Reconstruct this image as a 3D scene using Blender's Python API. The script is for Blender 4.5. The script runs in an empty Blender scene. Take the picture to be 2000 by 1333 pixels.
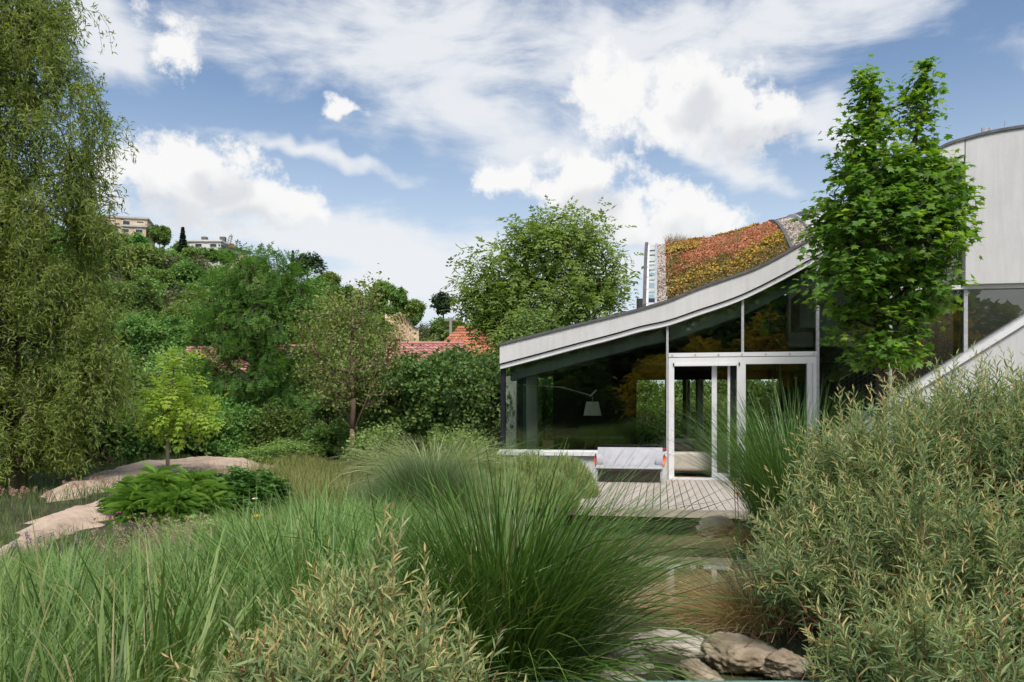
import bpy, bmesh, math, random
import numpy as np
from mathutils import Vector, noise as mnoise

# ---------------------------------------------------------------- camera, sky, sun, exposure
sc = bpy.context.scene
C = sc.collection
F = 1600.0                                # focal length in pixels of the 2000 px wide photograph
TH = math.atan(288 / F)                   # the house front is turned about ten degrees to the lens
EYE = 1.46
cam_d = bpy.data.cameras.new('camera')
cam_d.sensor_width = 36; cam_d.lens = 28.8; cam_d.shift_y = 132.5 / 2000
cam_d.clip_start = 0.05; cam_d.clip_end = 6000
cam = bpy.data.objects.new('camera', cam_d); C.objects.link(cam)
cam.location = (0, 0, EYE); cam.rotation_euler = (math.radians(90), 0, TH)
sc.camera = cam
FW = np.array([-math.sin(TH), math.cos(TH), 0.0]); RT = np.array([math.cos(TH), math.sin(TH), 0.0]); UP = np.array([0, 0, 1.0])
EY = np.array([0, 0, EYE])
def ray(u, v): return FW + RT * ((u - 1000) / F) + UP * ((799 - v) / F)
def PY(u, v, Y): d = ray(u, v); return EY + d * (Y / d[1])
def PD(u, v, D): return EY + ray(u, v) * D
def PZ(u, v, z): d = ray(u, v); return EY + d * ((z - EYE) / d[2])

SUN_EL, SUN_AZ = math.radians(56), math.radians(160)      # azimuth clockwise from +Y: behind and left of the camera
sd = bpy.data.lights.new('sun', 'SUN'); sd.energy = 1.9; sd.angle = math.radians(20); sd.color = (1.0, 0.95, 0.87)
sun = bpy.data.objects.new('sun', sd); C.objects.link(sun)
sdir = Vector((math.sin(SUN_AZ) * math.cos(SUN_EL), math.cos(SUN_AZ) * math.cos(SUN_EL), math.sin(SUN_EL)))
sun.rotation_euler = (-sdir).to_track_quat('-Z', 'Y').to_euler(); sun.location = (-5, -10, 30)

sc.view_settings.view_transform = 'Standard'; sc.view_settings.look = 'None'
sc.view_settings.exposure = 1.15; sc.view_settings.gamma = 1.0; sc.view_settings.use_curve_mapping = False
sc.render.engine = 'CYCLES'
cy = sc.cycles
cy.max_bounces = 5; cy.diffuse_bounces = 3; cy.glossy_bounces = 2; cy.transmission_bounces = 2; cy.transparent_max_bounces = 8
cy.debug_use_spatial_splits = True
cy.use_adaptive_sampling = True; cy.adaptive_threshold = 0.03
cy.use_denoising = True; cy.caustics_reflective = False; cy.caustics_refractive = False
cy.sample_clamp_indirect = 6.0

# ---- sky: physical blue, cirrus sheets and cumulus heaps placed by compass direction
W = bpy.data.worlds.new('World'); sc.world = W; W.use_nodes = True
def azel(u, v):
    d = ray(u, v); return math.atan2(d[0], d[1]), math.atan2(d[2], math.hypot(d[0], d[1]))
def build_sky():
    nt = W.node_tree; N = nt.nodes; L = nt.links; N.clear()
    def nd(t, tree=None, **k):
        n = (tree or nt).nodes.new(t)
        for a, b in k.items(): setattr(n, a, b)
        return n
    def mk(tree):
        def M(op, a, b=None, c=None, clamp=False):
            n = nd('ShaderNodeMath', tree, operation=op, use_clamp=clamp)
            for i, x in enumerate((a, b, c)):
                if x is None: continue
                if isinstance(x, (int, float)): n.inputs[i].default_value = x
                else: tree.links.new(x, n.inputs[i])
            return n.outputs[0]
        return M
    M = mk(nt)
    tc = nd('ShaderNodeTexCoord'); sep = nd('ShaderNodeSeparateXYZ'); L.new(tc.outputs['Generated'], sep.inputs[0])
    X, Y, Z = sep.outputs
    az = M('ARCTAN2', X, Y); hyp = M('SQRT', M('ADD', M('MULTIPLY', X, X), M('MULTIPLY', Y, Y))); el = M('ARCTAN2', Z, hyp)
    comb = nd('ShaderNodeCombineXYZ'); L.new(az, comb.inputs[0]); L.new(el, comb.inputs[1])
    sky = nd('ShaderNodeTexSky', sky_type='NISHITA', sun_disc=False, sun_elevation=SUN_EL, sun_rotation=SUN_AZ, altitude=200, air_density=1.0, dust_density=1.2, ozone_density=1.6)
    # ---- a node group: union of ellipses in (azimuth, elevation)
    def blob_group(name, blobs, k):
        g = bpy.data.node_groups.new(name, 'ShaderNodeTree')
        g.interface.new_socket('V', in_out='INPUT', socket_type='NodeSocketVector')
        g.interface.new_socket('D', in_out='OUTPUT', socket_type='NodeSocketFloat')
        gi = nd('NodeGroupInput', g); go = nd('NodeGroupOutput', g); gm = mk(g)
        acc = None
        for (u, v, ru, rv, rot) in blobs:
            a, e = azel(u, v); a2, _ = azel(u + ru, v); _, e2 = azel(u, v - rv)
            mp = nd('ShaderNodeMapping', g, vector_type='TEXTURE')
            mp.inputs['Location'].default_value = (a, e, 0); mp.inputs['Rotation'].default_value = (0, 0, math.radians(rot))
            mp.inputs['Scale'].default_value = (abs(a2 - a), abs(e2 - e), 1)
            g.links.new(gi.outputs[0], mp.inputs['Vector'])
            vm = nd('ShaderNodeVectorMath', g, operation='LENGTH'); g.links.new(mp.outputs[0], vm.inputs[0])
            s = vm.outputs['Value']
            acc = s if acc is None else gm('SMOOTH_MIN', acc, s, k)
        g.links.new(gm('SUBTRACT', 1.0, acc), go.inputs[0])
        return g
    def use(g, vec):
        n = nd('ShaderNodeGroup'); n.node_tree = g; L.new(vec, n.inputs[0]); return n.outputs[0]
    def noise(vec, scale, detail=6, rough=0.55, dist=0.0, stretch=None, rot=0, loc=(0, 0, 0)):
        if stretch:
            mp = nd('ShaderNodeMapping'); mp.inputs['Scale'].default_value = stretch; mp.inputs['Rotation'].default_value = (0, 0, math.radians(rot)); mp.inputs['Location'].default_value = loc
            L.new(vec, mp.inputs['Vector']); vec = mp.outputs[0]
        n = nd('ShaderNodeTexNoise'); L.new(vec, n.inputs['Vector']); n.inputs['Scale'].default_value = scale
        n.inputs['Detail'].default_value = detail; n.inputs['Roughness'].default_value = rough; n.inputs['Distortion'].default_value = dist
        return n.outputs['Fac']
    def smooth(x, a, b):
        n = nd('ShaderNodeMapRange', interpolation_type='SMOOTHSTEP'); L.new(x, n.inputs['Value'])
        n.inputs['From Min'].default_value = a; n.inputs['From Max'].default_value = b
        return n.outputs['Result']
    heaps = [(330, 365, 150, 78, 0), (470, 375, 150, 70, -8), (255, 330, 90, 50, 0), (560, 395, 90, 45, -6), (400, 310, 95, 55, 0),
             (355, 80, 70, 60, 0),
             (1200, 190, 100, 88, 0), (1300, 215, 130, 85, 0), (1420, 225, 130, 85, -10), (1510, 205, 75, 60, 0), (1350, 160, 80, 50, 0),
             (985, 345, 66, 42, 0), (1150, 330, 75, 55, 0), (1110, 375, 90, 48, 0), (1200, 420, 120, 60, 0), (1330, 425, 130, 62, 0), (1420, 440, 60, 40, 0),
             (655, 222, 40, 20, 0),
             (-250, 300, 170, 90, 0), (-600, 420, 190, 80, 0), (2300, 300, 180, 90, 0), (2650, 120, 190, 80, 0), (2150, 420, 100, 50, 0)]
    gc = blob_group('cumulus_heaps', heaps, 0.35)
    gs = blob_group('cumulus_bodies', heaps[:5] + heaps[8:13] + heaps[13:18], 0.35)
    def warp(vec, scale, amt, detail):
        n = nd('ShaderNodeTexNoise'); L.new(vec, n.inputs['Vector']); n.inputs['Scale'].default_value = scale; n.inputs['Detail'].default_value = detail; n.inputs['Roughness'].default_value = 0.55
        a = nd('ShaderNodeVectorMath', operation='MULTIPLY_ADD'); L.new(n.outputs['Color'], a.inputs[0]); a.inputs[1].default_value = (amt, amt * 0.8, 0)
        sub = nd('ShaderNodeVectorMath', operation='SUBTRACT'); L.new(vec, sub.inputs[0]); sub.inputs[1].default_value = (amt / 2, amt * 0.4, 0); L.new(sub.outputs[0], a.inputs[2]); return a.outputs[0]
    wv = warp(comb.outputs[0], 15, 0.085, 2)
    n1 = noise(comb.outputs[0], 24, 7, 0.66, 0.0)
    def cum(vec, nz): return M('ADD', M('ADD', use(gc, vec), 0.08), M('MULTIPLY', M('SUBTRACT', nz, 0.5), 2.8))
    # heaps by chance out of view, cover raised to brighten the ambient light
    chance = M('MULTIPLY', M('SUBTRACT', noise(tc.outputs['Generated'], 3.1, 3, 0.55), 0.50), 5.0)
    front = smooth(Y, 0.25, 0.55)
    chance = M('SUBTRACT', chance, M('MULTIPLY', front, 4.0))
    Dc = M('MAXIMUM', cum(wv, n1), M('ADD', chance, M('MULTIPLY', M('SUBTRACT', n1, 0.5), 1.2)))
    Ac = M('MULTIPLY', smooth(Dc, -0.12, 0.56), 0.97)
    up = nd('ShaderNodeVectorMath', operation='ADD'); L.new(wv, up.inputs[0]); up.inputs[1].default_value = (-0.012, 0.034, 0)
    n1u = noise(up.outputs[0], 13, 4, 0.6, 0.0)
    thick = smooth(M('ADD', use(gs, up.outputs[0]), M('MULTIPLY', M('SUBTRACT', n1u, 0.5), 1.6)), 0.0, 0.8)
    shade = M('MULTIPLY', thick, 0.58)
    # cirrus
    flat = nd('ShaderNodeCombineXYZ'); zz = M('ADD', M('MAXIMUM', Z, 0.0), 0.12); L.new(M('DIVIDE', X, zz), flat.inputs[0]); L.new(M('DIVIDE', Y, zz), flat.inputs[1])
    veils = [(820, 90, 330, 150, 0), (900, 220, 260, 100, -22), (660, 60, 180, 70, 0), (1430, 70, 430, 125, 6), (1180, 90, 200, 90, 0), (1380, 285, 110, 45, -25), (1450, 320, 90, 22, -30), (620, 300, 170, 16, -9),
             (700, 470, 320, 60, 0), (900, 540, 420, 75, 0), (230, 90, 110, 65, -35), (1640, 260, 110, 45, -30), (1200, 520, 260, 60, 0),
             (-300, 100, 300, 120, 20), (-700, 200, 260, 90, 0), (2350, 60, 330, 120, -10), (2700, 400, 260, 80, 0)]
    gv = blob_group('cirrus_veils', veils, 0.5)
    c1 = noise(comb.outputs[0], 8, 7, 0.62, 0.35, stretch=(0.55, 1.5, 1), rot=22)
    c2 = noise(flat.outputs[0], 1.1, 4, 0.6, 0.0, stretch=(0.6, 1.6, 1), rot=30)
    cv = M('ADD', use(gv, wv), M('MULTIPLY', M('SUBTRACT', c1, 0.5), 3.4))
    cg = M('MULTIPLY', M('SUBTRACT', c2, 0.5), 2.2)
    cg = M('SUBTRACT', cg, M('MULTIPLY', front, 0.9))
    Av = M('MULTIPLY', M('MAXIMUM', smooth(cv, -0.45, 0.75), smooth(cg, -0.1, 0.8)), 0.93)
    low = smooth(el, 0.40, 0.05)
    def mix(f, a, b):
        n = nd('ShaderNodeMix', data_type='RGBA'); L.new(f, n.inputs[0]) if not isinstance(f, (int, float)) else setattr(n.inputs[0], 'default_value', f)
        for s, x in ((6, a), (7, b)):
            if isinstance(x, tuple): n.inputs[s].default_value = (*x, 1)
            else: L.new(x, n.inputs[s])
        return n.outputs[2]
    tint = nd('ShaderNodeMix', data_type='RGBA', blend_type='MULTIPLY'); tint.inputs[0].default_value = 1.0; L.new(sky.outputs[0], tint.inputs[6]); tint.inputs[7].default_value = (SKYC[0], SKYC[1], SKYC[2], 1)
    base = mix(M('MULTIPLY', low, 0.85), tint.outputs[2], (3.3, 3.7, 4.1))
    cir = mix(Av, base, (3.85, 3.95, 4.1))
    heapc = mix(shade, (4.35, 4.33, 4.3), (2.55, 2.7, 2.95))
    col = mix(Ac, cir, heapc)
    bg = nd('ShaderNodeBackground'); L.new(col, bg.inputs[0]); bg.inputs[1].default_value = 0.1
    out = nd('ShaderNodeOutputWorld'); L.new(bg.outputs[0], out.inputs[0])
SKYC = (0.66, 0.66, 0.655)
build_sky()
W.cycles.sampling_method = 'NONE'
# ---------------------------------------------------------------- helpers
rng = np.random.default_rng(7)
def nrm(a): return a / np.maximum(np.linalg.norm(a, axis=-1, keepdims=True), 1e-9)
class MB:
    """collects geometry; build() links it as ONE mesh object"""
    def __init__(s): s.V = []; s.I = []; s.T = []; s.A = []; s.B = []; s.n = 0; s.smooth = False
    def add(s, V, loops, totals, var=0.5, acr=0.0):
        V = np.asarray(V, np.float32).reshape(-1, 3); k = len(V)
        s.V.append(V); s.I.append(np.asarray(loops, np.int64).ravel() + s.n); s.T.append(np.asarray(totals, np.int32).ravel())
        s.A.append(np.broadcast_to(np.asarray(var, np.float32), (k,)).copy() if np.ndim(var) < 1 or len(np.ravel(var)) == 1 else np.asarray(var, np.float32).ravel())
        s.B.append(np.broadcast_to(np.asarray(acr, np.float32), (k,)).copy() if np.ndim(acr) < 1 or len(np.ravel(acr)) == 1 else np.asarray(acr, np.float32).ravel())
        s.n += k
    def box(s, a, b, var=0.5):
        x0, y0, z0 = np.minimum(a, b); x1, y1, z1 = np.maximum(a, b)
        V = [(x0,y0,z0),(x1,y0,z0),(x1,y1,z0),(x0,y1,z0),(x0,y0,z1),(x1,y0,z1),(x1,y1,z1),(x0,y1,z1)]
        s.add(V, [3,2,1,0, 4,5,6,7, 0,1,5,4, 1,2,6,5, 2,3,7,6, 3,0,4,7], [4]*6, var); return s
    def tubes(s, P, R, sides=5, var=0.5):
        """P (B,K,3) polylines, R (B,K) radii"""
        P = np.asarray(P, float); R = np.asarray(R, float); B, K, _ = P.shape
        T = nrm(np.gradient(P, axis=1)); ref = np.where(np.abs(T[..., 2:3]) > 0.9, np.array([1., 0, 0]), np.array([0, 0, 1.]))
        X = nrm(np.cross(T, ref)); Yv = np.cross(T, X)
        a = np.arange(sides) * 2 * np.pi / sides
        V = P[:, :, None] + R[..., None, None] * (X[:, :, None] * np.cos(a)[:, None] + Yv[:, :, None] * np.sin(a)[:, None])
        i = np.arange(K - 1)[:, None] * sides; j = np.arange(sides)[None]; j2 = (j + 1) % sides
        q = np.stack([i + j, i + j2, i + sides + j2, i + sides + j], -1).reshape(-1, 4)
        f = (q[None] + (np.arange(B) * K * sides)[:, None, None]).reshape(-1)
        v = var if np.ndim(var) == 0 else np.repeat(np.asarray(var), K * sides)
        s.add(V.reshape(-1, 3), f, np.full(len(f) // 4, 4), v)
        cap = (np.arange(sides)[None] + (np.arange(B) * K * sides)[:, None])
        s.add(np.zeros((0, 3)), [], [])
        s.I.append((cap + s.n - len(V.reshape(-1, 3)))[:, ::-1].ravel()); s.T.append(np.full(B, sides, np.int32))
        s.I.append((cap + (K - 1) * sides + s.n - len(V.reshape(-1, 3))).ravel()); s.T.append(np.full(B, sides, np.int32))
        return s
    def tube(s, pts, r, sides=8, var=0.5):
        pts = np.asarray(pts, float); rr = np.full(len(pts), r) if np.ndim(r) == 0 else np.asarray(r)
        return s.tubes(pts[None], rr[None], sides, var)
    def scatter(s, tm, P, R, S, var=0.5):
        """template (verts, loops, totals, acr) put at P (n,3) with frames R (n,3,3) and scales S"""
        tv, tl, tt, ta = tm; n = len(P); k = len(tv); S = np.broadcast_to(np.asarray(S, float), (n,))
        V = P[:, None] + S[:, None, None] * np.einsum('nij,kj->nki', R, tv)
        l = (tl[None] + (np.arange(n) * k)[:, None]).ravel()
        v = np.repeat(np.broadcast_to(np.asarray(var, float), (n,)), k)
        s.add(V.reshape(-1, 3), l, np.tile(tt, n), v, np.tile(ta, n)); return s
    def ribbons(s, P, Wd, wid, var=0.5):
        """P (n,K,3) spines, Wd (n,3) or (n,K,3) width directions, wid (n,K) half widths"""
        n, K, _ = P.shape
        if Wd.ndim == 2: Wd = Wd[:, None]
        a = P - Wd * wid[..., None]; b = P + Wd * wid[..., None]
        V = np.stack([a, b], 2).reshape(n, K * 2, 3)
        i = np.arange(K - 1) * 2
        q = np.stack([i, i + 1, i + 3, i + 2], -1).reshape(-1)
        l = (q[None] + (np.arange(n) * K * 2)[:, None]).ravel()
        s.add(V.reshape(-1, 3), l, np.full(n * (K - 1), 4), np.repeat(np.broadcast_to(np.asarray(var, float), (n,)), K * 2), np.tile([-1., 1.], n * K)); return s
    def mesh(s, name, mat):
        me = bpy.data.meshes.new(name)
        V = np.concatenate(s.V); I = np.concatenate(s.I).astype(np.int32); T = np.concatenate(s.T).astype(np.int32)
        me.vertices.add(len(V)); me.vertices.foreach_set('co', V.ravel())
        me.loops.add(len(I)); me.loops.foreach_set('vertex_index', I)
        me.polygons.add(len(T)); me.polygons.foreach_set('loop_start', np.concatenate([[0], np.cumsum(T)[:-1]]).astype(np.int32))
        me.update(calc_edges=True)
        for nm, arr in (('var', s.A), ('acr', s.B)):
            at = me.attributes.new(nm, 'FLOAT', 'POINT'); at.data.foreach_set('value', np.concatenate(arr).astype(np.float32))
        if not s.smooth: me.polygons.foreach_set('use_smooth', np.zeros(len(T), bool))
        else: me.polygons.foreach_set('use_smooth', np.ones(len(T), bool))
        if mat: me.materials.append(mat)
        return me
    def build(s, name, mat, parent=None, **k):
        o = bpy.data.objects.new(name, s.mesh(name, mat)); C.objects.link(o)
        if parent is not None: o.parent = parent
        tag(o, **k); return o
def tag(o, label=None, cat=None, group=None, kind=None):
    if label: o['label'] = label
    if cat: o['category'] = cat
    if group: o['group'] = group
    if kind: o['kind'] = kind
    return o
def thing(name, label, cat, loc=(0, 0, 0), rz=0, group=None):
    o = bpy.data.objects.new(name, None); C.objects.link(o); o.empty_display_size = 0.2
    o.location = [float(x) for x in loc]; o.rotation_euler = (0, 0, rz); return tag(o, label, cat, group)
def link_mesh(name, me, parent=None, **k):
    o = bpy.data.objects.new(name, me); C.objects.link(o); o.parent = parent; return tag(o, **k)
def copy_tree(root, loc, rz=0, scale=1.0, label=None, group=None):
    kids = list(root.children)
    r = root.copy(); C.objects.link(r); r.location = [float(x) for x in loc]; r.rotation_euler = (0, 0, rz)
    r.scale = (scale,) * 3 if np.ndim(scale) == 0 else scale
    if label: r['label'] = label
    if group: r['group'] = group
    for ch in kids:
        c = ch.copy(); C.objects.link(c); c.parent = r
        for g in list(ch.children):
            d = g.copy(); C.objects.link(d); d.parent = c
    return r
# ---- materials
def mat(name):
    m = bpy.data.materials.new(name); m.use_nodes = True; nt = m.node_tree; nt.nodes.clear()
    out = nt.nodes.new('ShaderNodeOutputMaterial'); return m, nt, out
def nn(nt, t, **k):
    n = nt.nodes.new(t)
    for a, b in k.items():
        if a in n.inputs if isinstance(a, str) and not hasattr(n, a) else False: n.inputs[a].default_value = b
        else: setattr(n, a, b)
    return n
def ramp(nt, fac, stops):
    r = nt.nodes.new('ShaderNodeValToRGB'); e = r.color_ramp.elements
    while len(e) > 1: e.remove(e[0])
    e[0].position = stops[0][0]; e[0].color = (*stops[0][1], 1)
    for p, c in stops[1:]: k = e.new(p); k.color = (*c, 1)
    nt.links.new(fac, r.inputs[0]); return r.outputs[0]
def surf(name, stops, rough=0.8, scale=3.0, detail=6, bump=0.0, bscale=None, metal=0.0, spec=0.4, use_var=False, stretch=(1, 1, 1), streak=None, dist=0.0, rough2=None):
    """noise coloured surface; stops = colour ramp over the noise"""
    m, nt, out = mat(name); L = nt.links
    tc = nn(nt, 'ShaderNodeTexCoord'); mp = nn(nt, 'ShaderNodeMapping'); mp.inputs['Scale'].default_value = stretch; L.new(tc.outputs['Object'], mp.inputs[0])
    nz = nn(nt, 'ShaderNodeTexNoise'); L.new(mp.outputs[0], nz.inputs['Vector']); nz.inputs['Scale'].default_value = scale; nz.inputs['Detail'].default_value = detail; nz.inputs['Roughness'].default_value = 0.6; nz.inputs['Distortion'].default_value = dist
    fac = nz.outputs['Fac']
    if use_var:
        at = nn(nt, 'ShaderNodeAttribute', attribute_name='var'); a = nn(nt, 'ShaderNodeMath', operation='ADD'); L.new(fac, a.inputs[0])
        b = nn(nt, 'ShaderNodeMath', operation='MULTIPLY_ADD'); L.new(at.outputs['Fac'], b.inputs[0]); b.inputs[1].default_value = 0.7; b.inputs[2].default_value = -0.35; L.new(b.outputs[0], a.inputs[1]); fac = a.outputs[0]
    col = ramp(nt, fac, stops)
    if streak:                                     # rain marks running down
        mp2 = nn(nt, 'ShaderNodeMapping'); mp2.inputs['Scale'].default_value = (5.0, 5.0, 0.5); L.new(tc.outputs['Object'], mp2.inputs[0])
        n2 = nn(nt, 'ShaderNodeTexNoise'); L.new(mp2.outputs[0], n2.inputs['Vector']); n2.inputs['Scale'].default_value = 2.2; n2.inputs['Detail'].default_value = 5
        r2 = ramp(nt, n2.outputs['Fac'], [(0.3, streak), (0.62, (1, 1, 1))])
        mx = nn(nt, 'ShaderNodeMix', data_type='RGBA', blend_type='MULTIPLY'); mx.inputs[0].default_value = 1; L.new(col, mx.inputs[6]); L.new(r2, mx.inputs[7]); col = mx.outputs[2]
    p = nn(nt, 'ShaderNodeBsdfPrincipled'); L.new(col, p.inputs['Base Color']); p.inputs['Roughness'].default_value = rough; p.inputs['Metallic'].default_value = metal
    p.inputs['Specular IOR Level'].default_value = spec
    if bump:
        nb = nn(nt, 'ShaderNodeTexNoise'); L.new(mp.outputs[0], nb.inputs['Vector']); nb.inputs['Scale'].default_value = bscale or scale * 6; nb.inputs['Detail'].default_value = 6
        bp = nn(nt, 'ShaderNodeBump'); bp.inputs['Strength'].default_value = bump; bp.inputs['Distance'].default_value = 0.02; L.new(nb.outputs['Fac'], bp.inputs['Height']); L.new(bp.outputs[0], p.inputs['Normal'])
    L.new(p.outputs[0], out.inputs[0]); return m
def leafm(name, stops, trans=0.3, rough=0.5, spec=0.35, rib=None, jitter=0.12, tcol=None, gain=1.4):
    """leaf colour by the per-leaf attribute, light let through, small changes from plant to plant"""
    stops = [(p_, tuple(min(.8, c_ * gain) for c_ in q_)) for p_, q_ in stops]; trans = trans + .08
    m, nt, out = mat(name); L = nt.links
    at = nn(nt, 'ShaderNodeAttribute', attribute_name='var'); col = ramp(nt, at.outputs['Fac'], stops)
    if rib:
        ac = nn(nt, 'ShaderNodeAttribute', attribute_name='acr'); ab = nn(nt, 'ShaderNodeMath', operation='ABSOLUTE'); L.new(ac.outputs['Fac'], ab.inputs[0])
        lt = nn(nt, 'ShaderNodeMath', operation='LESS_THAN'); L.new(ab.outputs[0], lt.inputs[0]); lt.inputs[1].default_value = 0.2
        mx = nn(nt, 'ShaderNodeMix', data_type='RGBA'); L.new(lt.outputs[0], mx.inputs[0]); L.new(col, mx.inputs[6]); mx.inputs[7].default_value = (*rib, 1); col = mx.outputs[2]
    oi = nn(nt, 'ShaderNodeObjectInfo'); mr = nn(nt, 'ShaderNodeMapRange'); L.new(oi.outputs['Random'], mr.inputs[0]); mr.inputs[3].default_value = 1 - jitter; mr.inputs[4].default_value = 1 + jitter
    mh = nn(nt, 'ShaderNodeMapRange'); L.new(oi.outputs['Random'], mh.inputs[0]); mh.inputs[3].default_value = 0.5 - jitter * 0.08; mh.inputs[4].default_value = 0.5 + jitter * 0.08
    hs = nn(nt, 'ShaderNodeHueSaturation'); L.new(mh.outputs[0], hs.inputs['Hue']); L.new(mr.outputs[0], hs.inputs['Value']); L.new(col, hs.inputs['Color']); col = hs.outputs[0]
    p = nn(nt, 'ShaderNodeBsdfPrincipled'); L.new(col, p.inputs['Base Color']); p.inputs['Roughness'].default_value = rough; p.inputs['Specular IOR Level'].default_value = spec
    if trans:
        t = nn(nt, 'ShaderNodeBsdfTranslucent')
        tm = nn(nt, 'ShaderNodeMix', data_type='RGBA', blend_type='MULTIPLY'); tm.inputs[0].default_value = 1; L.new(col, tm.inputs[6]); tm.inputs[7].default_value = (*(tcol or (1.25, 1.25, 0.7)), 1); L.new(tm.outputs[2], t.inputs[0])
        ms = nn(nt, 'ShaderNodeMixShader'); ms.inputs[0].default_value = trans; L.new(p.outputs[0], ms.inputs[1]); L.new(t.outputs[0], ms.inputs[2]); L.new(ms.outputs[0], out.inputs[0])
    else: L.new(p.outputs[0], out.inputs[0])
    return m
# ---- leaf templates (x width, y length, z normal)
def T(V, faces, acr=None):
    return (np.array(V, float), np.array([i for f in faces for i in f]), np.array([len(f) for f in faces]), np.array(acr if acr is not None else [0] * len(V), float))
LEAF2 = T([(0,0,0),(0.5,0.45,0.10),(0,1,-0.08),(-0.5,0.45,0.10)], [(0,1,2),(0,2,3)])
LEAF4 = T([(0,0,0),(0.42,0.3,0.06),(0.40,0.62,0.05),(0,1,-0.10),(-0.40,0.62,0.05),(-0.42,0.3,0.06)], [(0,1,2,3),(0,3,4,5)])
LANCE = T([(0,0,0),(0.5,0.35,0.08),(0.38,0.7,0.02),(0,1,-0.14),(-0.38,0.7,0.02),(-0.5,0.35,0.08)], [(0,1,2,3),(0,3,4,5)])
def maple_t():
    o = [(0,-0.02),(0.22,-0.06),(0.50,0.02),(0.30,0.20),(0.62,0.52),(0.28,0.50),(0.14,0.62),(0,1.0)]
    pts = o + [(-x, y) for x, y in o[::-1][1:-1]]
    V = [(0, 0.22, 0.0)] + [(x, y, -0.16 * abs(x) - 0.12 * max(0, y - 0.5)) for x, y in pts]
    n = len(pts)
    return T(V, [(0, 1 + i, 1 + (i + 1) % n) for i in range(n)])
MAPLE = maple_t()
def compound(n, ll, lw, droop=0.25, term=True):
    """pinnate leaf of unit length with n pairs"""
    V = []; Fc = []
    def put(p, ang, l, w):
        b = len(V); c, s_ = math.cos(ang), math.sin(ang)
        for x, y, z in ((0,0,0),(0.5*w,0.45*l,0.06*l),(0,l,-0.12*l),(-0.5*w,0.45*l,0.06*l)):
            V.append((p[0] + x * c + y * s_, p[1] - x * s_ + y * c, p[2] + z))
        Fc.extend([(b, b+1, b+2), (b, b+2, b+3)])
    for i in range(n):
        t = 0.22 + 0.7 * i / max(1, n - 1); z = -droop * t * t
        for sg in (-1, 1): put((0, t, z), sg * math.radians(62 - 12 * t), ll * (1 - 0.25 * abs(t - 0.6)), lw)
    if term: put((0, 0.95, -droop * 0.9), 0, ll, lw)
    return T(V, Fc)
WALNUT = compound(3, 0.42, 0.19); ASH = compound(5, 0.30, 0.10, 0.3)
def frames(Yd, Nh):
    y = nrm(Yd); z = nrm(Nh - (Nh * y).sum(-1, keepdims=True) * y); x = np.cross(y, z); return np.stack([x, y, z], -1)
def rdir(n, r=None): return nrm((r or rng).normal(size=(n, 3)))
# ---- trees
def fill_env(env, n, inner=0.35, r=None):
    """points in a union of ellipsoids (cx,cy,cz,rx,ry,rz[,weight]), more of them near the outside"""
    r = r or rng; env = np.array(env, float); w = env[:, 3] * env[:, 4] * env[:, 5]; w = w ** 0.75; w /= w.sum()
    k = r.choice(len(env), n, p=w); d = rdir(n, r); q = (inner + (1 - inner) * r.random(n) ** 0.55)
    P = env[k, :3] + d * env[k, 3:6] * q[:, None]
    return P, nrm(d / env[k, 3:6])
def skeleton(mb, trunk, P, r_tip=0.012, r_max=0.2, sides=5, up_bias=0.6, jit=0.12, var=0.5):
    """branches from the trunk polyline to every point of P, each attached to the nearest lower node"""
    nodes = [np.array(p, float) for p in trunk]; par = [-1] + list(range(len(trunk) - 1)); segs = []
    arr = np.zeros((len(trunk) + 2 * len(P), 3)); arr[:len(trunk)] = trunk; n = len(trunk); tn = n
    dist = np.min(np.linalg.norm(P[:, None] - arr[None, :n], axis=-1), 1)
    wt = np.zeros(len(arr)); parent = np.full(len(arr), -1); parent[1:tn] = np.arange(tn - 1)
    for i in np.argsort(dist):
        p = P[i]; d = p - arr[:n]; c = np.linalg.norm(d, axis=1) + up_bias * np.maximum(0, -d[:, 2] + 0.1)
        c[0] += 5; j = int(np.argmin(c)); a = arr[j]; ln = np.linalg.norm(p - a)
        m = (a + p) / 2 + rng.normal(size=3) * ln * jit + np.array([0, 0, -0.06 * ln])
        arr[n] = m; parent[n] = j; arr[n + 1] = p; parent[n + 1] = n; wt[n + 1] += 1; n += 2
    for i in range(n - 1, 0, -1): wt[parent[i]] += wt[i]
    rad = np.minimum(r_tip * np.maximum(wt, 1) ** 0.47, r_max)
    rt = np.linspace(1, 0.3, tn); rad[:tn] = np.maximum(rad[:tn], r_max * rt * 0.6); rad[0] = max(rad[0], r_max) * 1.25
    ids = np.arange(1, n); pa = parent[ids]
    A = arr[pa]; B = arr[ids]; ra = np.minimum(rad[pa], rad[ids] * 1.5); ra[:tn - 1] = rad[pa[:tn - 1]]
    mb.tubes(np.stack([A, (A + B) / 2, B + (B - A) * 0.03], 1), np.stack([ra, (ra + rad[ids]) / 2, rad[ids]], 1), sides, var)
    return arr[:n]
def leaf_cloud(mb, tm, P, O, per, spread, size, out=0.6, rnd=0.8, down=0.2, nup=0.7, vlo=0, vhi=1, szj=0.3):
    """per leaves about every point P, pointing along O + chance + down"""
    n = len(P) * per; p = np.repeat(P, per, 0) + rng.normal(size=(n, 3)) * np.asarray(spread); o = np.repeat(O, per, 0)
    d = o * out + rdir(n) * rnd + np.array([0, 0, -down]); nh = rdir(n) * (1 - nup) + np.array([0, 0, nup]) + 0.3 * o
    cl = np.repeat(rng.random(len(P)), per)
    v = np.clip(vlo + (vhi - vlo) * (0.45 * cl + 0.55 * rng.random(n)), 0, 1)
    mb.scatter(tm, p, frames(d, nh), size * (1 + szj * rng.normal(size=n)).clip(0.45, 1.7), v)
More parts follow.
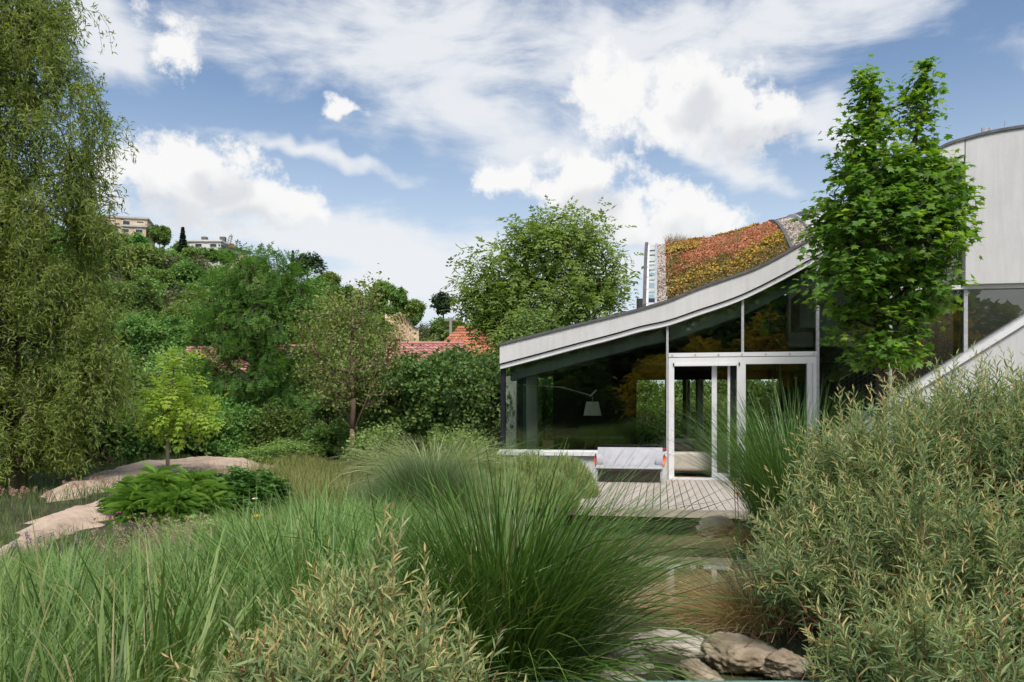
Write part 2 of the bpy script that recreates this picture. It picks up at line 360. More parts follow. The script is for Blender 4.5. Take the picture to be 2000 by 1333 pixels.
# ---- grass
def grass(mb, n, base_r, L, lean, bend, w, seg=5, wind=(0, 0), vlo=0, vhi=1, off=(0, 0, 0), tw=0.9, pw=1.7, rp=0.7, az=None):
    a = rng.uniform(0, 2 * np.pi, n) if az is None else rng.uniform(az[0], az[1], n)
    rr = rng.random(n) ** 0.6; ba = a + rng.normal(size=n) * 0.8
    base = np.stack([np.cos(ba) * rr * base_r, np.sin(ba) * rr * base_r, np.zeros(n)], -1) + np.array(off)
    ln = rng.uniform(L[0], L[1], n); le = np.radians(lean[0] + (lean[1] - lean[0]) * (rr ** rp) * rng.uniform(0.5, 1.0, n)); be = np.radians(rng.uniform(bend[0], bend[1], n))
    t = np.linspace(0, 1, seg + 1); ang = le[:, None] + be[:, None] * t[None] ** pw
    ds = (ln / seg)[:, None]; am = (ang[:, 1:] + ang[:, :-1]) / 2
    h = np.concatenate([np.zeros((n, 1)), np.cumsum(np.sin(am) * ds, 1)], 1); z = np.concatenate([np.zeros((n, 1)), np.cumsum(np.cos(am) * ds, 1)], 1)
    hd = np.stack([np.cos(a), np.sin(a)], -1)
    P = np.zeros((n, seg + 1, 3)); P[..., :2] = base[:, None, :2] + hd[:, None] * h[..., None] + np.array(wind) * (t[None] ** 2 * ln[:, None])[..., None]
    P[..., 2] = base[:, None, 2] + z
    sd_ = np.stack([-np.sin(a), np.cos(a), np.zeros(n)], -1); tws = rng.normal(size=n) * tw
    Wd = sd_ * np.cos(tws)[:, None] + np.stack([hd[:, 0] * .5, hd[:, 1] * .5, np.full(n, .8)], -1) * np.sin(tws)[:, None]
    wid = (w * 0.5 * rng.uniform(0.5, 1.15, n) * np.where(rng.random(n) < .16, 1.6, 1))[:, None] * np.maximum(0.04, np.minimum(1, 0.5 + 2.2 * t) * (1 - t ** 2.4))[None]
    mb.ribbons(P, nrm(Wd), wid, vlo + (vhi - vlo) * rng.random(n)); return P
# ---- leafy shoots (willow shrubs)
def shoots(leaf_mb, stem_mb, P0, D, ln, K, lsize, lw, curve_up=0.25, sr=0.003, t0=0.15, tips=0.5, ang=(30, 68)):
    S = len(P0); t = np.linspace(0, 1, 4)
    up = np.array([0, 0, 1.0])
    def pos(tt): return P0[:, None] + D[:, None] * (ln[:, None] * tt)[..., None] + up * (curve_up * ln[:, None] * tt ** 2)[..., None]
    st = pos(np.broadcast_to(t, (S, 4)))
    stem_mb.tubes(st, np.outer(np.ones(S), sr * (1.15 - t)), 3, rng.random(S))
    tt = t0 + (1.0 - t0) * (np.arange(K)[None] + rng.random((S, K)) * 0.6) / K
    p = pos(tt); tan = nrm(D[:, None] * ln[:, None, None] + up * (2 * curve_up * ln[:, None] * tt)[..., None])
    phi = (np.arange(K) * 2.4)[None] + rng.uniform(0, 6.28, (S, 1)); ref = nrm(np.cross(tan, up + 0.01)); r2 = np.cross(tan, ref)
    rad = ref * np.cos(phi)[..., None] + r2 * np.sin(phi)[..., None]
    th = np.radians(rng.uniform(ang[0], ang[1], (S, K))) * (1 - 0.55 * tt ** 3)
    d = tan * np.cos(th)[..., None] + rad * np.sin(th)[..., None] + np.array([0, 0, -0.12]); nh = tan * 0.9 - rad * 0.3 + rng.normal(size=d.shape) * 0.35
    sz = lsize * (1 - 0.5 * tt ** 3) * rng.uniform(0.7, 1.2, (S, K))
    v = np.clip((tt ** 2.2) * tips * rng.uniform(0.4, 1.7, (S, 1)) + 0.45 * rng.random((S, K)) + np.clip(rng.normal(0, .13, (S, 1)), -.2, .25), 0, 1)
    tm = (LANCE[0] * np.array([lw / lsize, 1, 0.6]), LANCE[1], LANCE[2], LANCE[3])
    leaf_mb.scatter(tm, p.reshape(-1, 3), frames(d.reshape(-1, 3), nh.reshape(-1, 3)), sz.ravel(), v.ravel())
# ---------------------------------------------------------------- materials of the setting
M_soil = surf('soil', [(0.3, (0.030, 0.026, 0.016)), (0.55, (0.055, 0.06, 0.025)), (0.75, (0.08, 0.07, 0.045))], 0.95, 1.3, bump=0.6, bscale=30)
M_hill = surf('hill_ground', [(0.3, (0.035, 0.05, 0.018)), (0.7, (0.07, 0.085, 0.03))], 0.95, 0.2)
M_sand = surf('sand_path', [(0.25, (0.24, 0.17, 0.12)), (0.42, (0.38, 0.285, 0.215)), (0.58, (0.47, 0.36, 0.28)), (0.8, (0.54, 0.43, 0.345))], 0.95, 1.6, 12, bump=1.0, bscale=14, dist=0.6)
M_cliff = surf('cliff', [(0.3, (0.30, 0.20, 0.11)), (0.55, (0.50, 0.38, 0.24)), (0.8, (0.62, 0.50, 0.36))], 0.95, 0.35, 8, bump=0.5, stretch=(1, 1, 0.5))
M_rock = surf('limestone', [(0.25, (0.12, 0.09, 0.06)), (0.45, (0.27, 0.21, 0.15)), (0.6, (0.39, 0.32, 0.245)), (0.8, (0.52, 0.45, 0.37))], 0.95, 4.5, 9, bump=0.9, bscale=22)
M_rock2 = surf('pale_limestone', [(0.25, (0.17, 0.15, 0.12)), (0.45, (0.36, 0.32, 0.26)), (0.62, (0.50, 0.45, 0.39)), (0.8, (0.58, 0.53, 0.46))], 0.95, 4.5, 9, bump=0.9, bscale=22)
def water_mat():
    m, nt, out = mat('pond_water'); L = nt.links
    p = nn(nt, 'ShaderNodeBsdfPrincipled'); tc = nn(nt, 'ShaderNodeTexCoord')
    nz = nn(nt, 'ShaderNodeTexNoise'); L.new(tc.outputs['Object'], nz.inputs['Vector']); nz.inputs['Scale'].default_value = 1.3; nz.inputs['Detail'].default_value = 5
    L.new(ramp(nt, nz.outputs['Fac'], [(0.35, (0.22, 0.19, 0.09)), (0.6, (0.34, 0.30, 0.17)), (0.75, (0.25, 0.235, 0.11))]), p.inputs['Base Color'])
    p.inputs['Roughness'].default_value = 0.012; p.inputs['IOR'].default_value = 1.9; p.inputs['Specular IOR Level'].default_value = 0.8
    n2 = nn(nt, 'ShaderNodeTexNoise'); L.new(tc.outputs['Object'], n2.inputs['Vector']); n2.inputs['Scale'].default_value = 5; bp = nn(nt, 'ShaderNodeBump'); bp.inputs['Strength'].default_value = 0.025; bp.inputs['Distance'].default_value = 0.01
    L.new(n2.outputs['Fac'], bp.inputs['Height'])
    g = nn(nt, 'ShaderNodeBsdfGlossy'); g.inputs['Roughness'].default_value = 0.01; L.new(bp.outputs[0], g.inputs['Normal'])
    fr = nn(nt, 'ShaderNodeFresnel'); fr.inputs['IOR'].default_value = 1.38; mu = nn(nt, 'ShaderNodeMath', operation='MULTIPLY_ADD', use_clamp=True); L.new(fr.outputs[0], mu.inputs[0]); mu.inputs[1].default_value = 1.3; mu.inputs[2].default_value = 0.12
    p.inputs['Specular IOR Level'].default_value = 0.0; p.inputs['Roughness'].default_value = 0.8
    ms = nn(nt, 'ShaderNodeMixShader'); L.new(mu.outputs[0], ms.inputs[0]); L.new(p.outputs[0], ms.inputs[1]); L.new(g.outputs[0], ms.inputs[2]); L.new(ms.outputs[0], out.inputs[0]); return m
M_water = water_mat()
# ---------------------------------------------------------------- ground, hill, pond, path
WATER_Z = -0.40
POND = np.array([PZ(u, v, WATER_Z)[:2] for u, v in ((1180, 1012), (1440, 1012), (1450, 1050), (1420, 1120), (1400, 1200), (1360, 1235), (1270, 1235), (1190, 1200), (1150, 1130), (1080, 1060))])
POND[0, 1] += 1.6; POND[1, 1] += 1.6
def in_poly(x, y, poly):
    inside = np.zeros(np.shape(x), bool); n = len(poly)
    for i in range(n):
        x1, y1 = poly[i]; x2, y2 = poly[(i + 1) % n]
        c = ((y1 > y) != (y2 > y)) & (x < (x2 - x1) * (y - y1) / (y2 - y1 + 1e-12) + x1); inside ^= c
    return inside
def d_poly(x, y, poly):
    d = np.full(np.shape(x), 1e9); n = len(poly)
    for i in range(n):
        a = poly[i]; b = poly[(i + 1) % n]; ab = b - a
        t = np.clip(((x - a[0]) * ab[0] + (y - a[1]) * ab[1]) / (ab @ ab), 0, 1)
        d = np.minimum(d, np.hypot(x - a[0] - t * ab[0], y - a[1] - t * ab[1]))
    return d
def sm(a, b, x): t = np.clip((x - a) / (b - a), 0, 1); return t * t * (3 - 2 * t)
def GZ(x, y):
    """height of the garden ground"""
    x = np.asarray(x, float); y = np.asarray(y, float)
    z = -0.06 + 0.05 * np.sin(x * 0.7 + 1) * np.cos(y * 0.5) + 0.02 * np.sin(x * 2.1) * np.sin(y * 1.7)
    d = d_poly(x, y, POND); ins = in_poly(x, y, POND); s = np.where(ins, -d, d)
    z = z - 0.75 * (1 - sm(-0.5, 0.45, s)) * np.where(y < 16, 1, 0)
    under = (y > 12.0) & (x > -3.6) & (x < 9) & (y < 26)
    z = np.where(under, np.minimum(z, -0.22), z)
    return z
def gz(p): return float(GZ(p[0], p[1]))
def grid_mesh(xs, ys, fz):
    X, Y = np.meshgrid(xs, ys); Z = fz(X, Y); nx, ny = len(xs), len(ys)
    i, j = np.meshgrid(np.arange(nx - 1), np.arange(ny - 1)); a = (j * nx + i).ravel()
    mb = MB(); mb.smooth = True; mb.add(np.stack([X, Y, Z], -1).reshape(-1, 3), np.stack([a, a + 1, a + nx + 1, a + nx], -1).ravel(), np.full(len(a), 4)); return mb
gx = np.concatenate([-np.geomspace(1500, 14, 24), np.arange(-13, 9.01, 0.2), np.geomspace(10, 1500, 24)])
gy = np.concatenate([-np.geomspace(600, 6, 16), np.arange(-5, 24.01, 0.2), np.geomspace(25, 3000, 34)])
grid_mesh(gx, gy, GZ).build('ground', M_soil, kind='structure')
grid_mesh(np.linspace(-2.6, 5.0, 40), np.linspace(4.5, 14.2, 40), lambda x, y: x * 0 + WATER_Z).build('pond_water', M_water, kind='structure')

RU = [-900, -400, 0, 180, 300, 460, 620, 700, 800, 900, 1000, 1150, 1400, 2600]; RV = [350, 400, 430, 478, 512, 548, 590, 612, 645, 685, 722, 756, 785, 790]
def HZ(x, y):
    d = x * FW[0] + y * FW[1]; l = x * RT[0] + y * RT[1]; u = 1000 + F * l / np.maximum(d, 20)
    zr = (799 - np.interp(u, RU, RV)) / F * 170 + EYE
    t = np.clip((d - 50) / 120.0, 0, 1.0); z = zr * t ** 0.95
    z = z + np.where(d > 170, -(d - 170) * 0.06, 0) + 1.2 * np.sin(x * 0.11) * np.sin(y * 0.09) * t - 0.6 * (1 - t)
    return np.maximum(z, -0.8)
hg = np.linspace(46, 420, 60); la = np.linspace(-1.3, 0.9, 80)
Dg, Ag = np.meshgrid(hg, la); Xh = FW[0] * Dg + RT[0] * Ag * Dg; Yh = FW[1] * Dg + RT[1] * Ag * Dg; Zh = HZ(Xh, Yh)
i, j = np.meshgrid(np.arange(len(hg) - 1), np.arange(len(la) - 1)); a = (j * len(hg) + i).ravel()
mb = MB(); mb.smooth = True; mb.add(np.stack([Xh, Yh, Zh], -1).reshape(-1, 3), np.stack([a, a + len(hg), a + len(hg) + 1, a + 1], -1).ravel(), np.full(len(a), 4))
mb.build('hill', M_hill, kind='structure')
# sandy cliff under the ridge
def cliff():
    nu, nv = 44, 30; V = []
    for jv in range(nv):
        for iu in range(nu):
            s = iu / (nu - 1); t = jv / (nv - 1)
            u = 752 + 66 * s; top = 612 + 26 * s ** 2 + 6 * math.sin(s * 9); bot = 676
            v = bot + (top - bot) * t
            p = PD(u, v, 120 + 7 * t + 3 * s)
            q = Vector(p * 0.35); q.z *= 0.4
            n_ = mnoise.fractal(q, 1.0, 2.0, 5)
            V.append(p - FW * (1.6 * n_ + 1.0 * abs(math.sin(iu * 0.8 + 2 * n_))) * (1 - (2 * s - 1) ** 4))
    mb = MB(); i, j = np.meshgrid(np.arange(nu - 1), np.arange(nv - 1)); a = (j * nu + i).ravel()
    mb.add(V, np.stack([a, a + 1, a + nu + 1, a + nu], -1).ravel(), np.full(len(a), 4)); mb.build('cliff', M_cliff, kind='structure')
cliff()
# sandy path: two humped stretches seen over the herbs
def path_strip(far, near, n=170, m=40, hump=0.16, name='path'):
    def crv(pts):
        P = np.array([PZ(u, v, 0.0)[:2] for u, v in pts]); s = np.concatenate([[0], np.cumsum(np.linalg.norm(np.diff(P, axis=0), axis=1))]); s /= s[-1]
        tt = np.linspace(0, 1, n); c = np.stack([np.interp(tt, s, P[:, k]) for k in (0, 1)], -1)
        for _ in range(4): c[1:-1] = (c[:-2] + 2 * c[1:-1] + c[2:]) / 4
        return c
    A, B = crv(far), crv(near); V = []
    for i in range(n):
        for j in range(m):
            q = j / (m - 1); p = A[i] * (1 - q) + B[i] * q
            h = hump * (1 - (2 * q - 1) ** 4) * min(1, 8 * i / n, 8 * (n - 1 - i) / n + 0.05)
            wob = mnoise.fractal(Vector((p[0] * 1.3, p[1] * 1.3, 0)), .75, 2, 8)
            e = 0.45 * mnoise.fractal(Vector((p[0] * 1.3, p[1] * 1.3, 3)), 1, 2, 4) * abs(2 * q - 1) ** 3
            V.append((p[0] + e, p[1] + e, gz(p) - 0.05 + h + 0.055 * wob))
    mb = MB(); mb.smooth = True; i, j = np.meshgrid(np.arange(m - 1), np.arange(n - 1)); a = (j * m + i).ravel()
    mb.add(V, np.stack([a, a + m, a + m + 1, a + 1], -1).ravel(), np.full(len(a), 4)); mb.build(name, M_sand, kind='structure')
path_strip([(60, 962), (150, 938), (215, 921), (275, 909), (345, 902), (430, 899), (540, 902)], [(100, 978), (190, 962), (240, 955), (310, 943), (400, 930), (480, 920), (545, 913)], hump=0.24)
path_strip([(-40, 1078), (30, 1042), (100, 1002), (150, 988), (200, 981), (290, 974), (360, 972)], [(0, 1110), (60, 1062), (130, 1032), (190, 1018), (250, 1006), (310, 998), (380, 992)], hump=0.14)
# ---------------------------------------------------------------- the house
M_conc = surf('white_concrete', [(0.3, (0.54, 0.535, 0.53)), (0.5, (0.60, 0.596, 0.592)), (0.7, (0.63, 0.626, 0.622))], 0.8, 1.6, 8, bump=0.15, bscale=14, streak=(0.93, 0.927, 0.925))
M_plaster = surf('white_wall', [(0.3, (0.52, 0.517, 0.52)), (0.6, (0.59, 0.588, 0.59)), (0.8, (0.61, 0.608, 0.61))], 0.85, 0.9, 7, bump=0.12, bscale=20, streak=(0.92, 0.915, 0.91))
M_conci = surf('grey_concrete', [(0.3, (0.38, 0.38, 0.365)), (0.6, (0.48, 0.48, 0.46)), (0.8, (0.52, 0.52, 0.50))], 0.85, 1.5, 7, bump=0.2, streak=(0.85, 0.85, 0.85))
M_alu = surf('white_aluminium', [(0.4, (0.70, 0.70, 0.71)), (0.6, (0.74, 0.74, 0.745))], 0.35, 2.0, 3)
M_steel = surf('galvanised_steel', [(0.35, (0.40, 0.41, 0.42)), (0.6, (0.52, 0.53, 0.54))], 0.45, 14, 3, metal=0.35)
M_lead = surf('dark_coping', [(0.3, (0.07, 0.07, 0.075)), (0.7, (0.13, 0.13, 0.135))], 0.6, 8, 4, bump=0.2)
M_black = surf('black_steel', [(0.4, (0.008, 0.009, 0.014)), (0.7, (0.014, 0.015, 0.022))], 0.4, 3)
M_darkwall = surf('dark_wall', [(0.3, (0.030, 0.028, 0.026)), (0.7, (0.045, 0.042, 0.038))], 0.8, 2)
M_woodf = surf('oak_floor', [(0.3, (0.22, 0.14, 0.08)), (0.6, (0.33, 0.22, 0.13))], 0.45, 3, stretch=(12, 1, 1))
M_ledge = surf('plywood', [(0.3, (0.42, 0.31, 0.14)), (0.7, (0.52, 0.40, 0.20))], 0.6, 3, stretch=(1, 10, 1))
M_rubber = surf('dark_gap', [(0.4, (0.015, 0.015, 0.016)), (0.6, (0.02, 0.02, 0.02))], 0.8, 3)
M_gravel = surf('roof_gravel', [(0.2, (0.16, 0.12, 0.095)), (0.45, (0.34, 0.27, 0.22)), (0.65, (0.48, 0.41, 0.36)), (0.9, (0.60, 0.56, 0.52))], 0.9, 1.0, use_var=True)
M_sedum = surf('sedum_soil', [(0.3, (0.12, 0.05, 0.03)), (0.7, (0.20, 0.09, 0.05))], 0.95, 5, bump=0.5)
def glass_mat(name, tint, refl=1.0):
    m, nt, out = mat(name); L = nt.links
    g = nn(nt, 'ShaderNodeBsdfGlossy'); g.inputs['Roughness'].default_value = 0.0; g.inputs['Color'].default_value = (0.95, 0.98, 0.95, 1)
    t = nn(nt, 'ShaderNodeBsdfTransparent'); t.inputs[0].default_value = (*tint, 1)
    fr = nn(nt, 'ShaderNodeFresnel'); fr.inputs['IOR'].default_value = 1.52
    mu = nn(nt, 'ShaderNodeMath', operation='MULTIPLY', use_clamp=True); L.new(fr.outputs[0], mu.inputs[0]); mu.inputs[1].default_value = refl
    tc = nn(nt, 'ShaderNodeTexCoord'); nz = nn(nt, 'ShaderNodeTexNoise'); L.new(tc.outputs['Object'], nz.inputs['Vector']); nz.inputs['Scale'].default_value = 0.6; nz.inputs['Detail'].default_value = 1
    bp = nn(nt, 'ShaderNodeBump'); bp.inputs['Strength'].default_value = 0.05; bp.inputs['Distance'].default_value = 0.05; L.new(nz.outputs['Fac'], bp.inputs['Height']); L.new(bp.outputs[0], g.inputs['Normal'])
    ms = nn(nt, 'ShaderNodeMixShader'); L.new(mu.outputs[0], ms.inputs[0]); L.new(t.outputs[0], ms.inputs[1]); L.new(g.outputs[0], ms.inputs[2]); L.new(ms.outputs[0], out.inputs[0]); return m
M_glass = glass_mat('window_glass', (0.74, 0.84, 0.74), 3.2)
M_glassb = glass_mat('rear_glass', (0.90, 0.95, 0.90), 0.8)
M_gedge = surf('glass_edge', [(0.4, (0.05, 0.13, 0.11)), (0.6, (0.07, 0.17, 0.15))], 0.2, 2)
HY = 17.4
def hx(u, Y=HY): return PY(u, 799, Y)[0]
def hz(u, v, Y=HY): return PY(u, v, Y)[2]
house = thing('house', 'low modern house with curved white concrete roof edge and tall glazing', 'house', (1.5, HY, 0))
H0 = np.array([1.5, HY, 0.0])
class HB(MB):                                              # house parts are written in world metres, then moved to the house's base
    def build(s, name, mat_, parent=house, **k):
        off = H0 if parent is not None else 0
        s.V = [v - np.asarray(off, np.float32) for v in s.V]; return MB.build(s, name, mat_, parent, **k)
def bxp(name, m, a, b, parent=house, **k): return HB().box(a, b).build(name, m, parent, **k)
TOPC = [(974, 674), (1050, 655), (1120, 637.5), (1204, 617), (1250, 605), (1309, 587), (1360, 566), (1420, 545), (1476, 525), (1520, 503), (1550, 486), (1576, 472), (1608, 453), (1660, 419), (1720, 377), (1780, 331), (1845, 285), (1888, 271), (1929, 260.5), (2000, 248), (2060, 241), (2160, 235), (2300, 232)]
BOTC = [(974, 711), (1050, 691), (1120, 672), (1204, 650), (1250, 637), (1304, 625), (1360, 606), (1448, 575), (1520, 540), (1568, 514), (1608, 491), (1660, 455), (1720, 409), (1780, 361), (1830, 325), (1864, 309), (1884, 302)]
YF = 17.20
def curve(pts, Y, n=80, u0=None, u1=None):
    P = np.array([PY(u, v, Y) for u, v in pts]); x = P[:, 0]; z = P[:, 2]
    xs = np.linspace(x[0] if u0 is None else hx(u0, Y), x[-1] if u1 is None else hx(u1, Y), n)
    m = np.gradient(z, x); out = []
    for q in xs:                                           # cubic Hermite through the points
        k = int(np.clip(np.searchsorted(x, q) - 1, 0, len(x) - 2)); h = x[k + 1] - x[k]; t = (q - x[k]) / h
        out.append((2*t**3 - 3*t**2 + 1) * z[k] + (t**3 - 2*t**2 + t) * h * m[k] + (-2*t**3 + 3*t**2) * z[k + 1] + (t**3 - t**2) * h * m[k + 1])
    return xs, np.array(out)
def band(xs, zt, zb, y0, y1, mbx=None):
    """solid between two curves, from y0 (front) to y1"""
    mb = mbx or HB(); n = len(xs); V = np.concatenate([np.stack([xs, np.full(n, y), z], -1) for y, z in ((y0, zb), (y0, zt), (y1, zb), (y1, zt))])
    i = np.arange(n - 1); q = lambda a, b, r: np.stack([a + i, a + i + 1, b + i + 1, b + i] if not r else [b + i, b + i + 1, a + i + 1, a + i], -1)
    f = np.concatenate([q(0, n, 0), q(2 * n, 3 * n, 1), q(n, 3 * n, 0), q(0, 2 * n, 1), [[0, n, 3 * n, 2 * n]], [[n - 1, 3 * n - 1, 4 * n - 1, 2 * n - 1]]])
    mb.add(V, f.ravel(), np.full(len(f), 4)); return mb
# fascia left of the white wall
xs, zt = curve(TOPC, YF, 90, 976, 1884); _, zb = curve(BOTC, YF, 90, 976, 1884)
band(xs, zt, zb, YF, YF + 0.45).build('concrete_fascia', M_conc)
band(xs, zb - 0.028, zb - 0.115, YF + 0.045, YF + 0.2).build('fascia_flashing', M_alu)
band(xs, zb + 0.02, zb - 0.06, YF + 0.07, YF + 0.28).build('shadow_gap', M_rubber)
xc, zc = curve(TOPC, YF, 130, 973, 2260)
band(xc, zc + 0.035, zc - 0.018, YF - 0.03, YF + 0.30).build('roof_coping', M_lead)
XW = hx(1886, YF); xr = hx(2260, YF)
xw, zw = curve(TOPC, YF, 60, 1886, 2260); zwb = np.full(60, hz(1900, 555, YF))
band(xw, zw - 0.0, zwb, YF + 0.002, YF + 0.42).build('white_upper_wall', M_plaster)
# vent pipes on the roof edge
for u, v0, v1, r in ((1963, 255, 237, 0.012), (1922, 263, 250, 0.05), (1934, 260, 250, 0.03)):
    p = PY(u, v0, YF + 0.4); q = PY(u, v1, YF + 0.4); HB().tube([p - [0, 0, .2], q], r, 6).build('roof_vent', M_steel)
# mullions and transoms
def mull(u, v0, v1, w=0.055, m=M_steel, name='mullion', y0=HY - 0.07, y1=HY + 0.05, parent=house):
    x = hx(u); return bxp(name, m, (x - w / 2, y0, hz(u, v1)), (x + w / 2, y1, hz(u, v0)), parent)
def zbot(u): x = hx(u, YF); return float(np.interp(x, xs, zb)) - 0.10
def mullz(u, z0, w=0.055, m=M_steel, name='mullion'):
    x = hx(u); return bxp(name, m, (x - w / 2, HY - 0.07, z0), (x + w / 2, HY + 0.05, zbot(u)))
mullz(1303.5, -0.02, 0.045); mullz(1450, hz(1450, 690), 0.05); mullz(1596, hz(1596, 850), 0.06); mullz(1738, hz(1738, 800), 0.05)
mullz(1884, hz(1884, 700), 0.07)
bxp('corner_post', M_black, (hx(978.5), HY - 0.06, hz(980, 890)), (hx(986.5), HY + 0.09, zbot(982)))
# upper transom plate over the doors, with its bolts
tz0, tz1 = hz(1450, 697), hz(1450, 689)
tr = bxp('transom', M_alu, (hx(1305.5) + 0.003, HY - 0.10, tz0), (hx(1593), HY + 0.05, tz1))
for k in range(7):
    x = hx(1313) + k * (hx(1588) - hx(1313)) / 6
    HB().tube([(x, HY - 0.10, (tz0 + tz1) / 2), (x, HY - 0.118, (tz0 + tz1) / 2)], 0.016, 8).build('bolt', M_steel, tr)
bxp('transom', M_alu, (hx(1740), HY - 0.11, hz(1900, 566)), (hx(2230), HY + 0.05, hz(1900, 557)))
# diagonal stair wall on the right with its metal coping
def diag(name, m, pts, y0, y1):
    P = np.array([PY(u, v, y0) for u, v in pts]); n = len(P); mb = HB(); Q = P.copy(); Q[:, 1] = y1
    mb.add(np.concatenate([P, Q]), list(range(n)) + list(range(2 * n - 1, n - 1, -1)) + [x for i in range(n) for x in (i, i + n, (i + 1) % n + n, (i + 1) % n)], [n, n] + [4] * n)
    return mb.build(name, m)
def dl(u): return 623 + (2000 - u) * 0.62
diag('stair_wall', M_plaster, [(1640, 975), (2200, 975), (2200, dl(2200) + 12), (1640, dl(1640) + 12)], HY - 0.30, HY + 0.1)
diag('stair_wall_coping', M_alu, [(1640, dl(1640) + 12), (2200, dl(2200) + 12), (2200, dl(2200) + 1), (1640, dl(1640) + 1)], HY - 0.36, HY + 0.12)
diag('stair_wall_flashing', M_steel, [(1640, dl(1640) + 1), (2200, dl(2200) + 1), (2200, dl(2200) - 5), (1640, dl(1640) - 5)], HY - 0.22, HY + 0.10)
# panes
def pane(poly, name='glass_pane', Y=HY + 0.0, m=M_glass, th=0.024):
    P = np.array([[x, Y, z] for x, z in poly]); Q = P + [0, th, 0]; n = len(P); mb = HB()
    mb.add(P, list(range(n)), [n]); return mb.build(name, m)
def top_pts(u0, u1, n=14):
    us = np.linspace(u1, u0, n); return [(hx(u), zbot(u) - 0.0) for u in us]
pane([(hx(986), hz(986, 884)), (hx(1303), hz(1303, 884))] + top_pts(986, 1302))
pane([(hx(1305), hz(1305, 690)), (hx(1449), hz(1449, 690))] + top_pts(1306, 1449))
pane([(hx(1451), hz(1451, 690)), (hx(1594), hz(1594, 690))] + top_pts(1451, 1594))
pane([(hx(1597), hz(1597, 848)), (hx(1737), hz(1737, 848))] + top_pts(1598, 1737))
pane([(hx(1739), hz(1739, 800)), (hx(1883), hz(1883, 700)), (hx(1883), hz(1883, 562)), (hx(1739), hz(1739, 562))])
pane([(hx(1739), hz(1739, 561)), (hx(1883), hz(1883, 561))] + top_pts(1740, 1883))
pane([(hx(1885), hz(1885, 698)), (hx(2190), hz(2190, 510)), (hx(2190), hz(2190, 505)), (hx(2080), hz(2080, 562)), (hx(1885), hz(1885, 562))])
for u, v0, v1, w in ((1592, 640, 688, .06), (1866, 560, 700, .06), (1300, 650, 882, 0.03), (1520, 702, 930, 0.035)):    # fins of glass standing behind the panes
    x = hx(u, HY + .3); bxp('glass_fin', M_gedge, (x - w / 2, HY + 0.03, hz(u, v1)), (x + w / 2, HY + 0.34, hz(u, v0)))
# end pane on the left
mb = HB(); xl = hx(982); mb.add([(xl, HY + .1, hz(980, 884)), (xl, 23.4, hz(980, 884)), (xl, 23.4, 2.25), (xl, HY + .1, 2.25)], [0, 1, 2, 3], [4]); mb.build('glass_pane', M_glassb)
# sill, plinth, ledge
bxp('window_sill', M_alu, (hx(974), HY - 0.20, hz(1100, 889.5)), (hx(1302), HY + 0.09, hz(1100, 883)))
bxp('sill_rail', M_alu, (hx(977), HY - 0.14, hz(1100, 882.6)), (hx(1302), HY - 0.02, hz(1100, 879)))
bxp('plinth_wall', M_conc, (hx(976), HY - 0.12, -0.7), (hx(1302), HY + 0.12, hz(1100, 890)))
bxp('window_sill', M_alu, (hx(1600), HY - 0.2, hz(1650, 858)), (hx(1740), HY + 0.05, hz(1650, 850)))
bxp('plinth_wall', M_conc, (hx(1598), HY - 0.12, -0.7), (hx(1745), HY + 0.12, hz(1650, 858.5)))
bxp('window_ledge', M_ledge, (hx(988), HY + 0.125, 0.42), (hx(1300), HY + 0.62, 0.50))
# door set
YD0, YD1 = HY - 0.09, HY + 0.06
zd = hz(1450, 697.6); dz0 = 0.0
fr = bxp('door_frame', M_alu, (hx(1305.8), YD0, hz(1450, 712)), (hx(1593), YD1, zd - 0.003))
bxp('jamb', M_alu, (hx(1305.8), YD0 - 0.006, dz0), (hx(1316.6), YD1, hz(1450, 712) - 0.002), fr)
bxp('jamb', M_alu, (hx(1575), YD0 - 0.006, dz0), (hx(1593), YD1, hz(1450, 712) - 0.002), fr)
bxp('jamb', M_alu, (hx(1438.7), YD0 - 0.006, dz0), (hx(1455.6), YD1, hz(1450, 712) - 0.002), fr)
bxp('jamb_groove', M_steel, (hx(1585), YD0 - 0.012, dz0), (hx(1586), YD0 - 0.004, hz(1450, 712)), fr)
bxp('threshold', M_alu, (hx(1305.8), YD0 - 0.05, -0.012), (hx(1593), YD1 - 0.01, 0.035), fr)
for u in (1315.5, 1443): bxp('rail_stop', M_rubber, (hx(u) - 0.012, YD0 - 0.025, hz(1450, 715)), (hx(u) + 0.012, YD0 - 0.001, hz(1450, 709)), fr)
bxp('rail', M_alu, (hx(1316.6), YD0 - 0.02, hz(1450, 715)), (hx(1438), YD0 - 0.002, hz(1450, 710.5)), fr)
pane([(hx(1455.6), 0.035), (hx(1575), 0.035), (hx(1575), hz(1575, 712)), (hx(1455.6), hz(1455, 712))])
sl = bxp('sliding_door', M_alu, (hx(1390.6), HY + 0.065, 0.04), (hx(1400.6), HY + 0.115, hz(1400, 712)))
bxp('stile_or_dark_gap', M_alu, (hx(1421.7), HY + 0.066, 0.04), (hx(1426.5), HY + 0.114, hz(1400, 712)), sl)
bxp('stile_or_dark_gap', M_black, (hx(1427), HY + 0.12, 0.04), (hx(1438), HY + 0.2, hz(1400, 712)), sl)  # black strip painting the unlit interior that shows in the gap
bxp('rail', M_alu, (hx(1400.6) + .002, HY + 0.067, 0.04), (hx(1421.7) - .002, HY + 0.113, 0.13), sl)
mb = HB(); mb.add([(hx(1400.6), HY + .09, .1), (hx(1421.7), HY + .09, .1), (hx(1421.7), HY + .09, hz(1400, 712)), (hx(1400.6), HY + .09, hz(1400, 712))], [0, 1, 2, 3], [4]); mb.build('pane', M_glass, sl)
